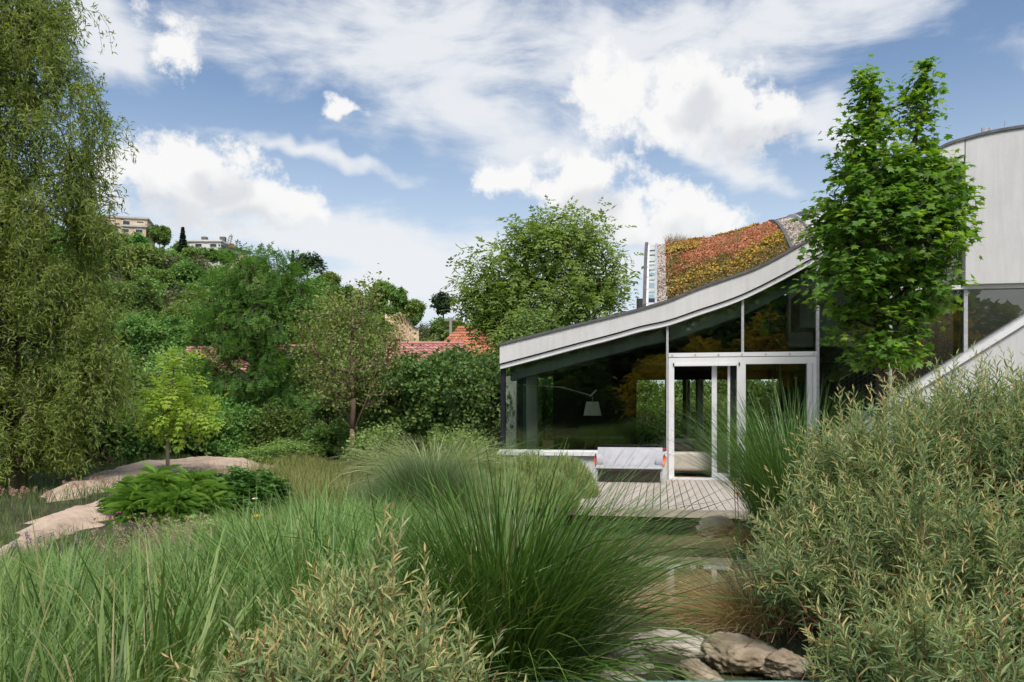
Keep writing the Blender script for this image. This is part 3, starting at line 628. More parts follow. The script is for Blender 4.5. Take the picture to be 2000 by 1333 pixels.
# ---- roof: swelling surface with sedum, gravel margins, skylight
CR = 21.2
XL, XR = hx(1301), hx(1546)
CZ = [(1250, 484), (1305, 479), (1350, 475), (1400, 469), (1450, 457), (1508, 437), (1540, 430)]
cp = np.array([PY(u, v, CR) for u, v in CZ])
def zfront(x): return np.interp(x, xc, zc)
def zcrest(x): return np.interp(x, cp[:, 0], cp[:, 2])
def roofz(x, y):
    t = np.clip((y - YF - 0.25) / (CR - YF - 0.25), 0, 1); f = 1 - (1 - t) ** 1.6
    return zfront(x) * (1 - f) + zcrest(x) * f - 0.03 - np.where(y > CR, (y - CR) * 0.12, 0)
def roof_patch(name, m, x0, x1, nx=24, ny=40, y1=23.8, lift=0.0, parent=house, edge=0.5):
    X, Y = np.meshgrid(np.linspace(x0, x1, nx), np.linspace(YF + 0.3, y1, ny)); Z = roofz(X, Y) + lift
    i, j = np.meshgrid(np.arange(nx - 1), np.arange(ny - 1)); a = (j * nx + i).ravel(); V = np.stack([X, Y, Z], -1).reshape(-1, 3)
    mb = HB(); mb.smooth = False; n = len(V); V2 = V - [0, 0, edge]
    f = np.stack([a, a + 1, a + nx + 1, a + nx], -1)
    rim = np.concatenate([np.arange(nx), np.arange(1, ny) * nx + nx - 1, ((ny - 1) * nx + np.arange(nx - 2, -1, -1)), np.arange(ny - 2, 0, -1) * nx])
    side = np.stack([rim, rim + n, np.roll(rim, -1) + n, np.roll(rim, -1)], -1)
    mb.add(np.concatenate([V, V2]), np.concatenate([f.ravel(), side.ravel()]), np.full(len(f) + len(side), 4)); return mb.build(name, m, parent)
roof = roof_patch('green_roof', M_sedum, hx(1304), XR, 30, 50)
roof_patch('gravel_bed', M_gravel, hx(1283), hx(1303), 4, 50, lift=0.012)
roof_patch('gravel_bed', M_gravel, XR + 0.05, XR + 0.42, 5, 50, lift=0.012, y1=CR + 0.2)
PEB = T([(0.5,0,0),(0,0.4,0),(-0.5,0,0.02),(0,-0.4,0),(0.02,0.03,0.32),(0,0,-0.3)], [(0,1,4),(1,2,4),(2,3,4),(3,0,4),(1,0,5),(2,1,5),(3,2,5),(0,3,5)])
def pebbles(x0, x1, n, y1=CR, name='gravel'):
    x = rng.uniform(x0, x1, n); y = rng.uniform(YF + 0.3, y1, n); P = np.stack([x, y, roofz(x, y) + 0.02], -1)
    mb = HB(); mb.scatter(PEB, P, frames(rdir(n) * [1, 1, .3], rng.normal(size=(n, 3)) * .4 + [0, -.3, 1]), rng.uniform(0.03, 0.075, n), rng.random(n)); o = mb.build(name, M_gravel, house, kind='stuff'); return o
pebbles(hx(1283), hx(1303), 2200); pebbles(XR + 0.05, XR + 0.42, 1700, CR + .1)
n = 2600; x = rng.uniform(hx(990), hx(1600), n); P = np.stack([x, rng.uniform(YF + .2, YF + .55, n), zfront(x) + 0.02 + rng.uniform(0, .03, n)], -1)
HB().scatter(PEB, P, frames(rdir(n), rng.normal(size=(n, 3)) * .4 + [0, 0, 1]), rng.uniform(0.03, 0.06, n), rng.random(n)).build('gravel', M_gravel, house, kind='stuff')
def runner(name, m, x, w, h, y1=CR, lift=0.0, skew=0.0):
    ys = np.linspace(YF + 0.28, y1, 40); mb = HB(); n = 40; V = []
    for dx, dz in ((-w/2, -0.1), (w/2, -0.1), (w/2, h), (-w/2, h)):
        xx = x + dx + skew * (1 - (ys - YF) / 4) ** 3 * 0; V.append(np.stack([np.full(n, x + dx), ys, roofz(np.full(n, x), ys) + dz + lift], -1))
    i = np.arange(n - 1); f = np.concatenate([np.stack([a * n + i, b * n + i, b * n + i + 1, a * n + i + 1], -1) for a, b in ((0, 1), (1, 2), (2, 3), (3, 0))] + [[[0, n, 2 * n, 3 * n]], [[n - 1, 4 * n - 1, 3 * n - 1, 2 * n - 1]]])
    mb.add(np.concatenate(V), f.ravel(), np.full(len(f), 4)); return mb.build(name, m)
runner('roof_curb', M_lead, XR + 0.015, 0.07, 0.10); runner('roof_flashing', M_steel, XR + 0.45, 0.035, 0.10, CR + .2)
sky_l = runner('skylight_curb', M_lead, hx(1258), 0.07, 0.13); runner('skylight_curb', M_steel, hx(1281), 0.05, 0.08)
ysk = np.linspace(YF + 0.35, CR - 0.1, 9); xa, xb = hx(1262), hx(1278)
skl = runner('skylight', M_alu, xa + 0.02, 0.045, 0.06)
for k, y in enumerate(ysk):
    z = float(roofz(xb, y)); bxp('crossbar', M_alu, (xa, y - 0.02, z - 0.02), (xb, y + 0.02, z + 0.05), skl)
n = 30; yy = np.linspace(YF + .35, CR, n); mb = HB(); V = np.concatenate([np.stack([np.full(n, q), yy, roofz(np.full(n, xb), yy) - 0.03], -1) for q in (xa, xb)]); i = np.arange(n - 1)
mb.add(V, np.stack([i, i + n, i + n + 1, i + 1], -1).ravel(), np.full(n - 1, 4)); mb.build('pane', M_glass, skl)
# upper white wall behind the gravel margin
UW = [(1500, 440), (1508, 436), (1536, 428), (1560, 419), (1600, 411), (1650, 402), (1720, 396), (1800, 392), (1900, 392)]
xu, zu = curve(UW, CR + 0.05, 40); band(xu[4:], zu[4:], zu[4:] * 0 + 3.0, CR + 0.05, CR + 0.4).build('rear_white_wall', M_conc)
band(xu, zu + 0.05, zu, CR - 0.0, CR + 0.45).build('rear_wall_coping', M_lead)
# lower roof slab on the left, and the ceiling
xs2, zl = curve(TOPC, YF, 40, 976, 1600); _, zlb = curve(BOTC, YF, 40, 976, 1600)
band(xs2, np.minimum(zl - 0.12, 6), zlb - 0.05, YF + 0.46, 24.0).build('roof_slab', M_conci)
band(xs2[1:], zlb[1:] - 0.051, zlb[1:] - 0.40, HY + 0.16, HY + 0.5).build('ceiling_beam', M_conci)
xs3, zl3 = curve(BOTC, YF, 30, 1600, 1884); band(xs3, zl3 + 0.25, zl3 - 0.05, YF + 0.46, 24.0).build('roof_slab', M_conci)
# sedum: low plants in rust red, olive and yellow flower
M_sed = leafm('sedum_leaf', [(0.0, (0.10, 0.115, 0.03)), (0.25, (0.19, 0.16, 0.05)), (0.42, (0.38, 0.18, 0.08)), (0.60, (0.46, 0.20, 0.125)), (0.76, (0.52, 0.28, 0.19)), (0.80, (0.36, 0.24, 0.05)), (1.0, (0.46, 0.32, 0.06))], 0.12, 0.7, jitter=0.0, gain=1.3)
def sedum():
    n = 80000; x = rng.uniform(hx(1304), XR, n); y = YF + 0.3 + (CR + .25 - YF - .3) * rng.random(n); z = roofz(x, y)
    s = (x - hx(1304)) / (XR - hx(1304)); t = (y - YF - .3) / (CR - YF - .3)
    f1 = np.array([mnoise.fractal(Vector((a * 2.0, b * 1.3, 0)), 1, 2, 4) for a, b in zip(x, y)]); f2 = np.array([mnoise.fractal(Vector((a * 6.5, b * 4.5, 9)), .8, 2, 4) for a, b in zip(x, y)])
    v = 0.56 + 0.10 * f2 + 0.06 * f1 + rng.normal(size=n) * 0.06
    oli = sm(0.34, 0.05, t + 0.16 * f1 - 0.12 * s + .05 * f2) + 0.6 * sm(0.05, 0.4, f1 + .25 * f2) * sm(0.5, 0.1, s); v = np.where(rng.random(n) < np.clip(oli + .10, 0, .85), 0.10 + 0.18 * rng.random(n), v)
    band_ = np.exp(-((t - 0.10 - 0.10 * s - .03 * np.sin(s * 9)) / (.05 + .04 * s)) ** 2) * sm(-.1, .2, f2 + .25 * f1 + .12); ell = lambda cs, ct, rs, rt_: ((s - cs) / rs) ** 2 + ((t - ct) / rt_) ** 2 + .9 * f2 < 1
    pat = ell(.17, .60, .12, .09) | ell(.04, .56, .06, .06) | ell(.62, .97, .16, .06) | ell(.78, .90, .10, .04) | ell(.30, .99, .10, .04) | ell(.9, .25, .08, .06)
    green = pat & (rng.random(n) < .75); v = np.where(green, 0.12 * rng.random(n) + .06, v); yel = rng.random(n) < np.where(pat, .26, band_ * .28); v = np.where(yel, 0.82 + 0.18 * rng.random(n), np.clip(v, 0, 0.77))
    h = 0.02 + 0.05 * np.clip(f2 + .4, 0, 1) * rng.random(n) + np.where(yel, 0.03, 0) + np.where(pat, 0.05, 0)
    P = np.stack([x, y, z + h], -1); mb = HB()
    mb.scatter(LEAF2, P, frames(rdir(n) * [1, 1, .7] + [0, 0, .35], rng.normal(size=(n, 3)) * .6 + [0, -.5, .6]), rng.uniform(0.028, 0.06, n), np.clip(v, 0, 1)); mb.build('sedum', M_sed, house, kind='stuff')
    M_dry = leafm('dry_roof_grass', [(0, (0.36, 0.25, 0.12)), (0.6, (0.46, 0.36, 0.2)), (1, (0.22, 0.24, 0.08))], 0.3, 0.8, gain=1.0)
    g = HB()
    for (cs, ct, rr, m, hh) in ((.05, .93, .35, 260, .34), (.13, .90, .3, 200, .22), (.60, .45, .22, 160, .3), (.63, .65, .2, 60, .3), (.40, .86, .3, 50, .2), (.02, .8, .15, 60, .3), (.5, .25, .25, 40, .2)):
        X = hx(1304) + cs * (XR - hx(1304)); Yy = YF + .3 + ct * (CR - YF - .3)
        for k in range(m // 10):
            xx, yy_ = X + rng.normal() * rr * .5, Yy + rng.normal() * rr * .5
            if hx(1304) < xx < XR: grass(g, 10, 0.04, (hh * .6, hh), (2, 25), (5, 50), 0.008, 3, off=(xx, yy_, float(roofz(xx, yy_))))
    g.build('dry_grass', M_dry, house, kind='stuff')
sedum()
# ---- inside
YB = 23.6
bxp('interior_floor', M_woodf, (hx(980), HY + 0.13, -0.15), (hx(2100), YB + .2, 0.0))
xbk = hx(1243, YB); zlint = hz(1350, 742, YB)
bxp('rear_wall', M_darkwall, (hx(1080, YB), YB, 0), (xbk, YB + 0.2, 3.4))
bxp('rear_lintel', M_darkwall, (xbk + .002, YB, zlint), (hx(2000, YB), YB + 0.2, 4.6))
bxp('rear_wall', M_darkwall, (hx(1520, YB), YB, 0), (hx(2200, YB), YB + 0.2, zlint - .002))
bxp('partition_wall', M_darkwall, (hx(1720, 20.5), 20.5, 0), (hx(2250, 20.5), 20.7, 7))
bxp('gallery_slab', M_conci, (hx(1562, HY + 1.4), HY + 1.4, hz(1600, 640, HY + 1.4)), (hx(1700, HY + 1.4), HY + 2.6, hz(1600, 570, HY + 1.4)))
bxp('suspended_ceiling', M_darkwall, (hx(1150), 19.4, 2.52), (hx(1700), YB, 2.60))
for u in (1337, 1362): bxp('rear_post', M_black, (hx(u, YB) - 0.05, YB - 0.05, 0), (hx(u, YB) + 0.05, YB - 0.002, zlint))
bxp('rear_sill', M_conci, (xbk, YB + .25, 0), (hx(1330, YB), YB + 0.45, 0.42))
mb = HB(); mb.add([(xbk, YB + .1, 0.1), (hx(1335, YB), YB + .1, .1), (hx(1335, YB), YB + .1, zlint), (xbk, YB + .1, zlint)], [0, 1, 2, 3], [4]); mb.build('glass_pane', M_glassb)
# concrete piers and dark columns in the left bay
bxp('pier', M_conci, (hx(1021, 19.6), 19.6, 0), (hx(1048, 19.6), 19.9, 2.4)); bxp('column', M_black, (hx(1010, 18.9), 18.9, 0), (hx(1022, 18.9), 19.05, 2.35))
bxp('pier', M_conci, (hx(988, 20.6), 20.6, 0), (hx(1008, 20.6), 20.8, 2.3)); bxp('mullion', M_gedge, (hx(1022, 18.6), 18.6, 0.45), (hx(1027, 18.6), 18.66, 2.3))
bxp('stair_net_wall', M_darkwall, (hx(1610, 19.0), 19.6, 0), (hx(1700, 19.0), 19.7, 2.3))
# folds of white curtain by the rear opening
M_curt = surf('curtain', [(0.4, (0.62, 0.62, 0.66)), (0.6, (0.70, 0.70, 0.73))], 0.9, 3)
def curtain(u0, u1, Y, zt_, k=5):
    n = 60; s = np.linspace(0, 1, n); x = hx(u0, Y) + (hx(u1, Y) - hx(u0, Y)) * s; y = Y + 0.05 * np.sin(s * k * 6.28)
    mb = HB(); mb.smooth = True; V = np.concatenate([np.stack([x, y, np.full(n, z)], -1) for z in (0.02, zt_)]); i = np.arange(n - 1); mb.add(V, np.stack([i, i + 1, i + n + 1, i + n], -1).ravel(), np.full(n - 1, 4)); return mb.build('curtain', M_curt)
curtain(1341, 1348, YB - .25, zlint - .02, 2); curtain(1362, 1374, YB - .25, zlint - .02, 3)
# interior wall of mesh net behind the right-hand glazing
net = HB(); p0 = PY(1600, 790, 18.2); NX = 26
for k in range(26):
    s = k / 25; x = hx(1640, 18.2) + s * (hx(1870, 18.2) - hx(1640, 18.2)); zt_ = hz(1640, 742, 18.2) + s * (hz(1870, 600, 18.2) - hz(1640, 742, 18.2))
    net.tube([(x, 18.2, zt_), (x, 18.2, zt_ - 1.1)], 0.004, 3)
for k in range(12):
    a = np.array([hx(1640, 18.2), 18.2, hz(1640, 742, 18.2) - .09 * k]); b = np.array([hx(1870, 18.2), 18.2, hz(1870, 600, 18.2) - .09 * k]); net.tube([a, b], 0.012 if k == 0 else 0.004, 3)
net.build('stair_net', M_steel)
# ---------------------------------------------------------------- deck with its boards
M_board = surf('deck_board', [(0.15, (0.36, 0.31, 0.265)), (0.5, (0.43, 0.38, 0.33)), (0.85, (0.49, 0.44, 0.39))], 0.8, 2.2, 7, stretch=(14, 1, 1), use_var=True)
M_boarde = surf('deck_edge', [(0.25, (0.30, 0.255, 0.21)), (0.7, (0.47, 0.415, 0.35))], 0.85, 2.5, 7, stretch=(1, 10, 10))
M_beam = surf('dark_beam', [(0.3, (0.025, 0.022, 0.02)), (0.7, (0.05, 0.045, 0.04))], 0.9, 4)
M_greyw = surf('weathered_timber', [(0.25, (0.20, 0.18, 0.16)), (0.6, (0.34, 0.31, 0.28)), (0.8, (0.42, 0.39, 0.36))], 0.9, 2.5, 7, stretch=(1, 12, 12), bump=0.4)
DX0, DX1, DY0, DY1 = PZ(1120, 960, 0)[0], 5.4, 12.16, HY - 0.145
deck = thing('deck', 'pale timber terrace deck in front of the glass doors, over the pond edge', 'deck', (1.5, 14.5, 0))
bw = 0.1165; nb = int((DX1 - DX0) / bw)
bmesh_proto = None
for k in range(nb):
    x = DX0 + k * bw - 1.5
    if bmesh_proto is None:
        bmesh_proto = []
        for q in range(4): bmesh_proto.append(MB().box((0.006, DY0 - 14.5, -0.028), (bw - 0.006, DY1 - 14.5, 0.0), 0.38 + 0.08 * q).mesh('board', M_board))
    o = link_mesh('board', bmesh_proto[int(rng.integers(4))], deck); o.location = (x, rng.normal() * 0.003, rng.normal() * 0.0012)
MB().box((DX0 - 1.5 - .02, DY0 - 14.5 - 0.035, -0.115), (DX1 - 1.5, DY0 - 14.5 - 0.006, -0.004)).build('edge_board', M_boarde, deck)
for k in range(4): MB().box((DX0 - 1.5, DY0 - 14.5 + 0.10 + k * 1.4, -0.21), (DX1 - 1.5, DY0 - 14.5 + 0.18 + k * 1.4, -0.03)).build('joist', M_beam, deck)
MB().box((DX0 - 1.5, DY0 - 14.5 + 0.9, -1.2), (DX1 - 1.5, DY0 - 14.5 + 1.1, -0.215)).build('foundation_wall', M_conci, deck)
# grey timber bench edge by the lavender bed
for nm, (u0, u1, v), lab in (('timber_edging', (985, 1105, 983), 'weathered grey timber edging beside the deck, half hidden by tall grass'),):
    a = PZ(u0, v, 0.02); b = PZ(u1, v, 0.02); t = thing(nm, lab, 'edging', (a + b) / 2 * [1, 1, 0])
    l = np.linalg.norm(b - a) / 2
    for k in range(3): MB().box((-l, -0.16 + k * 0.12, -0.02), (l, -0.05 + k * 0.12, 0.05)).build('board', M_greyw, t)
    for q in (-.8, .8): MB().box((l * q - .05, -.1, -.7), (l * q + .05, .1, -0.021)).build('post', M_beam, t)
# ---------------------------------------------------------------- bench
M_sling = surf('grey_sling', [(0.4, (0.33, 0.33, 0.36)), (0.6, (0.38, 0.38, 0.41))], 0.55, 3)
M_orange = surf('orange_lining', [(0.4, (0.75, 0.10, 0.015)), (0.6, (0.85, 0.16, 0.02))], 0.5, 3)
M_taupe = surf('taupe_panel', [(0.3, (0.10, 0.085, 0.075)), (0.7, (0.15, 0.13, 0.115))], 0.8, 3)
def bench():
    Yb = 16.55; L0, L1 = PY(1166, 900, Yb)[0], PY(1294, 900, Yb)[0]; cx = (L0 + L1) / 2; hw = (L1 - L0) / 2
    t = thing('bench', 'light grey shell bench with orange lined ends against the house plinth', 'bench', (cx, Yb, 0))
    zt, zs = PY(1230, 874, Yb + .25)[2], PY(1230, 913, Yb - .15)[2]
    # side profile (y, z): seat front lip, seat, fold, back
    prof = [(-0.30, zs - 0.03), (-0.30, zs), (-0.22, zs + 0.03), (-0.05, zs + 0.035), (0.06, zs + 0.07), (0.12, zs + 0.16), (0.17, zs + 0.30), (0.22, zt - 0.02), (0.235, zt), (0.25, zt - 0.01), (0.235, zs + 0.32), (0.25, zs + 0.18), (0.22, zs + 0.03), (0.10, zs - 0.04), (-0.10, zs - 0.035)]
    n = len(prof); m = MB(); m.smooth = False
    xs_ = np.linspace(-hw, hw, 12); V = np.concatenate([[(x, y + (0.02 * (abs(x) / hw) ** 8 if y < 0.2 else 0), z) for y, z in prof] for x in xs_])
    f = [(k * n + i, k * n + (i + 1) % n, (k + 1) * n + (i + 1) % n, (k + 1) * n + i) for k in range(11) for i in range(n)]
    m.add(V, np.array(f).ravel(), np.full(len(f), 4)); sh = m.build('seat_shell', M_sling, t); sh.data.polygons.foreach_set('use_smooth', np.ones(len(sh.data.polygons), bool))
    for sg in (-1, 1):                                     # open tube at each end, lined orange
        a = np.linspace(0, 2 * np.pi, 18, endpoint=False); ey = 0.075 * np.cos(a); ez = 0.115 * np.sin(a) + zs + 0.13
        ring = lambda x, k: np.stack([np.full(18, x) + sg * .42 * ey, 0.04 + ey * k + 0.25 * (ez - zs - .13) , zs + .13 + (ez - zs - .13) * k], -1)
        o = MB(); V = np.concatenate([ring(sg * (hw - 0.10), 1.0), ring(sg * (hw + 0.035), 1.12), ring(sg * (hw + 0.035), 0.98), ring(sg * (hw - 0.10), 0.85)]); i = np.arange(18); j = (i + 1) % 18
        o.add(V, np.concatenate([np.stack([k * 18 + i, k * 18 + j, k * 18 + 18 + j, k * 18 + 18 + i], -1) for k in (0, 1)]).ravel(), np.full(36, 4)); e = o.build('end_tube', M_sling, t)
        o = MB(); o.add(np.concatenate([ring(sg * (hw + 0.034), 0.97), ring(sg * (hw - 0.06), 0.9)]), np.concatenate([np.stack([i, j, 18 + j, 18 + i], -1).ravel(), 18 + i]), [4] * 18 + [18]); o.build('orange_lining', M_orange, e)
        m = MB(); m.tube([(sg * (hw - .01), -0.24, zs - .02), (sg * (hw - 0.005), -0.27, 0.0)], 0.022, 8); m.build('leg', M_steel, t)
        m = MB(); m.tube([(sg * (hw - .01), 0.2, zs), (sg * (hw - .005), 0.26, 0.0)], 0.022, 8); m.build('leg', M_steel, t)
    MB().box((-hw + .04, -0.06, 0.008), (hw - .04, -0.03, zs - .08)).build('under_panel', M_taupe, t)
    MB().box((-hw + .03, -0.24, zs - .075), (hw - .03, 0.2, zs - .045)).build('seat_frame', M_taupe, t)
bench()
tag(MB().box((0, 0, 0), (0.10, .10, .03)).build('book', surf('red_cover', [(0.4, (0.45, 0.02, 0.06)), (0.6, (0.5, 0.03, 0.08))], 0.5, 3)), 'small red book lying on the window sill by the bench', 'book').location = PY(1292, 878.6, HY - .18)
# ---------------------------------------------------------------- things inside the room
M_cream = surf('cream_fabric', [(0.3, (0.50, 0.46, 0.40)), (0.7, (0.60, 0.56, 0.50))], 0.95, 6, bump=0.2)
M_dkf = surf('dark_fabric', [(0.3, (0.07, 0.06, 0.055)), (0.7, (0.12, 0.10, 0.09))], 0.95, 6, bump=0.3)
M_shade = surf('lamp_shade', [(0.3, (0.62, 0.60, 0.50)), (0.7, (0.70, 0.68, 0.58))], 0.9, 6)
def soft_box(a, b, name, m, parent, r=0.06):
    o = MB().box(a, b).build(name, m, parent); bv = o.modifiers.new('bevel', 'BEVEL'); bv.width = r; bv.segments = 3; return o
sf = thing('sofa', 'cream sofa with dark cushions inside the open door', 'sofa', (hx(1352, 18.45), 18.45, 0))
soft_box((-.62, -.45, .12), (.55, .5, .52), 'seat', M_cream, sf); soft_box((-.62, .5, .1), (1.3, .9, .78), 'backrest', M_cream, sf); soft_box((.56, -.2, .1), (1.3, .5, .46), 'seat', M_cream, sf)
o = soft_box((-.5, .1, .465), (-.02, .42, .66), 'cushion', M_dkf, sf, .09); o.rotation_euler = (0.1, 0.05, 0.05)
o = soft_box((.02, .12, .465), (.5, .45, .78), 'cushion', M_dkf, sf, .09); soft_box((.55, -.1, .465), (.95, .3, .80), 'cushion', M_cream, sf, .08)
for x in (-.5, .45): MB().box((x, -.35, 0), (x + .06, -.29, .1)).build('leg', M_black, sf)
lp = thing('wall_lamp', 'long arm wall lamp with pale conical shade behind the big window', 'lamp', PY(1156, 800, 18.1) * [1, 1, 0] + [0, 0, 0.5])
lo = np.array(lp.location); q = lambda u, v: PY(u, v, 18.1) - lo
MB().tube([q(1022, 752), q(1100, 757)], 0.011, 6).build('arm', M_alu, lp); MB().tube([q(1100, 757), q(1155, 773)], 0.011, 6).build('arm', M_alu, lp); MB().tube([q(1100, 760), q(1155, 776)], 0.003, 6).build('cable', M_steel, lp)
MB().tube([q(1153, 774), q(1165, 762)], 0.018, 6).build('counterweight', M_alu, lp); MB().tube([q(1097, 757), q(1103, 758)], 0.02, 8).build('joint', M_steel, lp); MB().tube([q(1157, 774), q(1157, 788)], 0.006, 6).build('stem', M_steel, lp)
a = np.linspace(0, 2 * np.pi, 32, endpoint=False); ct, cb = q(1157, 785), q(1157, 812); m = MB(); m.smooth = True
V = np.concatenate([np.stack([ct[0] + .135 * np.cos(a), ct[1] + .135 * np.sin(a), np.full(32, ct[2])], -1), np.stack([cb[0] + .20 * np.cos(a), cb[1] + .20 * np.sin(a), np.full(32, cb[2])], -1)]); i = np.arange(32); j = (i + 1) % 32
m.add(V, np.stack([i, j, j + 32, i + 32], -1).ravel(), np.full(32, 4)); m.build('lamp_shade', M_shade, lp); MB().tube([q(1157, 788), q(1157, 800)], 0.03, 8).build('bulb_holder', M_alu, lp)
tag(soft_box((-.11, -.06, 0), (.11, .06, .27), 'cardboard_box', surf('cardboard', [(0.3, (0.40, 0.26, 0.11)), (0.7, (0.50, 0.34, 0.15))], 0.8, 4), None, .008), 'upright tan cardboard box standing on the window ledge', 'box').location = (hx(1071, HY + .4), HY + .4, 0.5)
tag(soft_box((-.05, -.05, 0), (.05, .05, .08), 'small_carton', surf('brown_card', [(0.3, (0.28, 0.16, 0.07)), (0.7, (0.36, 0.2, 0.09))], 0.8, 4), None, .008), 'small brown carton lying beside the tan box on the ledge', 'box').location = (hx(1092, HY + .4), HY + .4, 0.5)
ch = thing('armchair', 'dark bentwood armchair seen at the rear window', 'chair', (hx(1270, 22.6), 22.6, 0))
for sg in (-1, 1):
    MB().tube([(sg * .25, -.25, 0), (sg * .26, -.24, .45), (sg * .28, -.2, .64), (sg * .26, .1, .66)], .022, 6).build('leg', M_black, ch); MB().tube([(sg * .22, .25, 0), (sg * .23, .27, .45), (sg * .24, .3, .8)], .022, 6).build('leg', M_black, ch)
MB().tube([(-.26, .1, .66), (-.2, .32, .72), (0, .38, .75), (.2, .32, .72), (.26, .1, .66)], .025, 6).build('backrest', M_black, ch); soft_box((-.25, -.25, .42), (.25, .25, .48), 'seat', M_black, ch, .02)
tb = thing('dining_table', 'dark long table standing deep inside the room', 'table', (hx(1150, 21.5), 21.5, 0)); MB().box((-.9, -.4, .70), (.9, .4, .74)).build('table_top', M_taupe, tb)
for x in (-.8, .8):
    for y in (-.32, .32): MB().box((x - .03, y - .03, 0), (x + .03, y + .03, .698)).build('leg', M_black, tb)
pc = thing('framed_picture', 'framed picture leaning behind the dark window beside the maple', 'picture', (hx(1628, 18.6), 18.6, 0.35)); MB().box((-.32, 0, 0), (.32, .03, .95)).build('frame', M_conci, pc); MB().box((-.28, -.012, .04), (.28, -.002, .91)).build('picture', M_darkwall, pc)
# ---------------------------------------------------------------- neighbouring houses
M_tile = surf('red_tile', [(0.2, (0.28, 0.12, 0.10)), (0.5, (0.42, 0.19, 0.17)), (0.8, (0.50, 0.28, 0.25))], 0.75, 2.0, 6, use_var=True)
M_tileo = surf('orange_tile', [(0.2, (0.24, 0.09, 0.05)), (0.5, (0.42, 0.16, 0.085)), (0.8, (0.5, 0.24, 0.14))], 0.75, 2.0, 6, use_var=True)
M_cw = surf('cream_render', [(0.3, (0.52, 0.42, 0.28)), (0.7, (0.6, 0.5, 0.36))], 0.9, 1)
M_yw = surf('ochre_render', [(0.3, (0.50, 0.38, 0.25)), (0.7, (0.58, 0.46, 0.32))], 0.9, 0.6)
M_ww = surf('white_render', [(0.3, (0.62, 0.60, 0.57)), (0.7, (0.7, 0.68, 0.65))], 0.9, 0.6)
M_win = surf('far_window', [(0.4, (0.03, 0.035, 0.045)), (0.6, (0.06, 0.065, 0.08))], 0.15, 2)
M_brick = surf('brick', [(0.3, (0.30, 0.10, 0.06)), (0.7, (0.42, 0.17, 0.10))], 0.9, 3, use_var=True)
def tiled(x0, x1, y0, z0, y1, z1, m, name, parent, pitch=0.30, course=0.36, hip=0.0):
    """a roof slope of pantiles: real waves across and a step at each course"""
    nx = int((x1 - x0) / pitch) * 4 + 1; rows = max(2, int(np.hypot(y1 - y0, z1 - z0) / course)); X = np.linspace(x0, x1, nx); wv = 0.035 * np.cos(np.arange(nx) / 4 * 2 * np.pi)
    V = []; Fq = []; nrm_ = np.array([-(z1 - z0), (y1 - y0)]) / np.hypot(y1 - y0, z1 - z0); var = []
    for r in range(rows):
        for e, lift in ((0, 0.05), (1, 0.0)):
            t = (r + e) / rows
            V.append(np.stack([(X - (x0 + x1) / 2) * (1 - hip * t) + (x0 + x1) / 2, np.full(nx, y0 + (y1 - y0) * t) + nrm_[0] * (wv + lift), np.full(nx, z0 + (z1 - z0) * t) + nrm_[1] * (wv + lift)], -1)); var.append(np.repeat(rng.random(nx // 4 + 1), 4)[:nx])
        b = 2 * r * nx; i = np.arange(nx - 1); Fq.append(np.stack([b + i, b + i + 1, b + nx + i + 1, b + nx + i], -1))
        if r: Fq.append(np.stack([b - nx + i, b - nx + i + 1, b + i + 1, b + i], -1))
    mb = MB(); f = np.concatenate(Fq); mb.add(np.concatenate(V), f.ravel(), np.full(len(f), 4), np.concatenate(var)); return mb.build(name, m, parent)
def cottage(u, D, hw, zeave, zridge, m_roof, m_wall, label, rz=0.0, dep=3.2, chim=True, hip=0.0):
    b = PD(u, 799, D); b[2] = gz(b) - .05; t = thing('cottage', label, 'house', b, TH + rz)
    MB().box((-hw, -dep, 0), (hw, dep, zeave)).build('wall', m_wall, t)
    rf = tiled(-hw - .3, hw + .3, -dep - .4, zeave - .15, 0, zridge, m_roof, 'roof', t, hip=hip); tiled(-hw - .3, hw + .3, dep + .4, zeave - .15, 0, zridge, m_roof, 'roof', t, hip=hip)
    MB().tube([((-hw - .3) * (1 - hip), 0, zridge + .03), ((hw + .3) * (1 - hip), 0, zridge + .03)], .12, 8).build('ridge_tiles', m_roof, rf)
    for sg in (-1, 1):
        mb = MB(); mb.add([(sg * hw, -dep, zeave), (sg * hw, dep, zeave), (sg * hw * (1 - hip), 0, zridge - .15)], [0, 1, 2], [3]); mb.build('gable', m_wall, t)
    if chim: MB().box((hw * .4, .3, zridge - 1), (hw * .4 + .5, .9, zridge + .9)).build('chimney', m_wall, t)
    for k in range(3):
        x = -hw * .6 + k * hw * .6; w = MB().box((x - .45, -dep - .03, zeave - 1.7), (x + .45, -dep - .002, zeave - .5)).build('window', M_alu, t); MB().box((x - .38, -dep - .05, zeave - 1.63), (x + .38, -dep - .032, zeave - .57)).build('pane', M_win, w)
zf = lambda v, D: (799 - v) / F * D + EYE
cottage(832, 52, 2.1, zf(722, 49), zf(668, 52), M_tile, M_cw, 'cottage with red tiled roof seen over the hedge beside the walnut tree', dep=3.0, chim=False)
cottage(922, 57, 2.4, zf(690, 54), zf(640, 57), M_tileo, M_cw, 'cottage with steep orange tiled roof half hidden by the walnut tree', dep=2.6, chim=False, hip=.62)
cottage(490, 50, 4.0, zf(722, 47), zf(676, 50), M_tile, M_yw, 'ochre cottage with pinkish red roof glimpsed through the dark ash tree', rz=-.2, dep=3.0, chim=False)
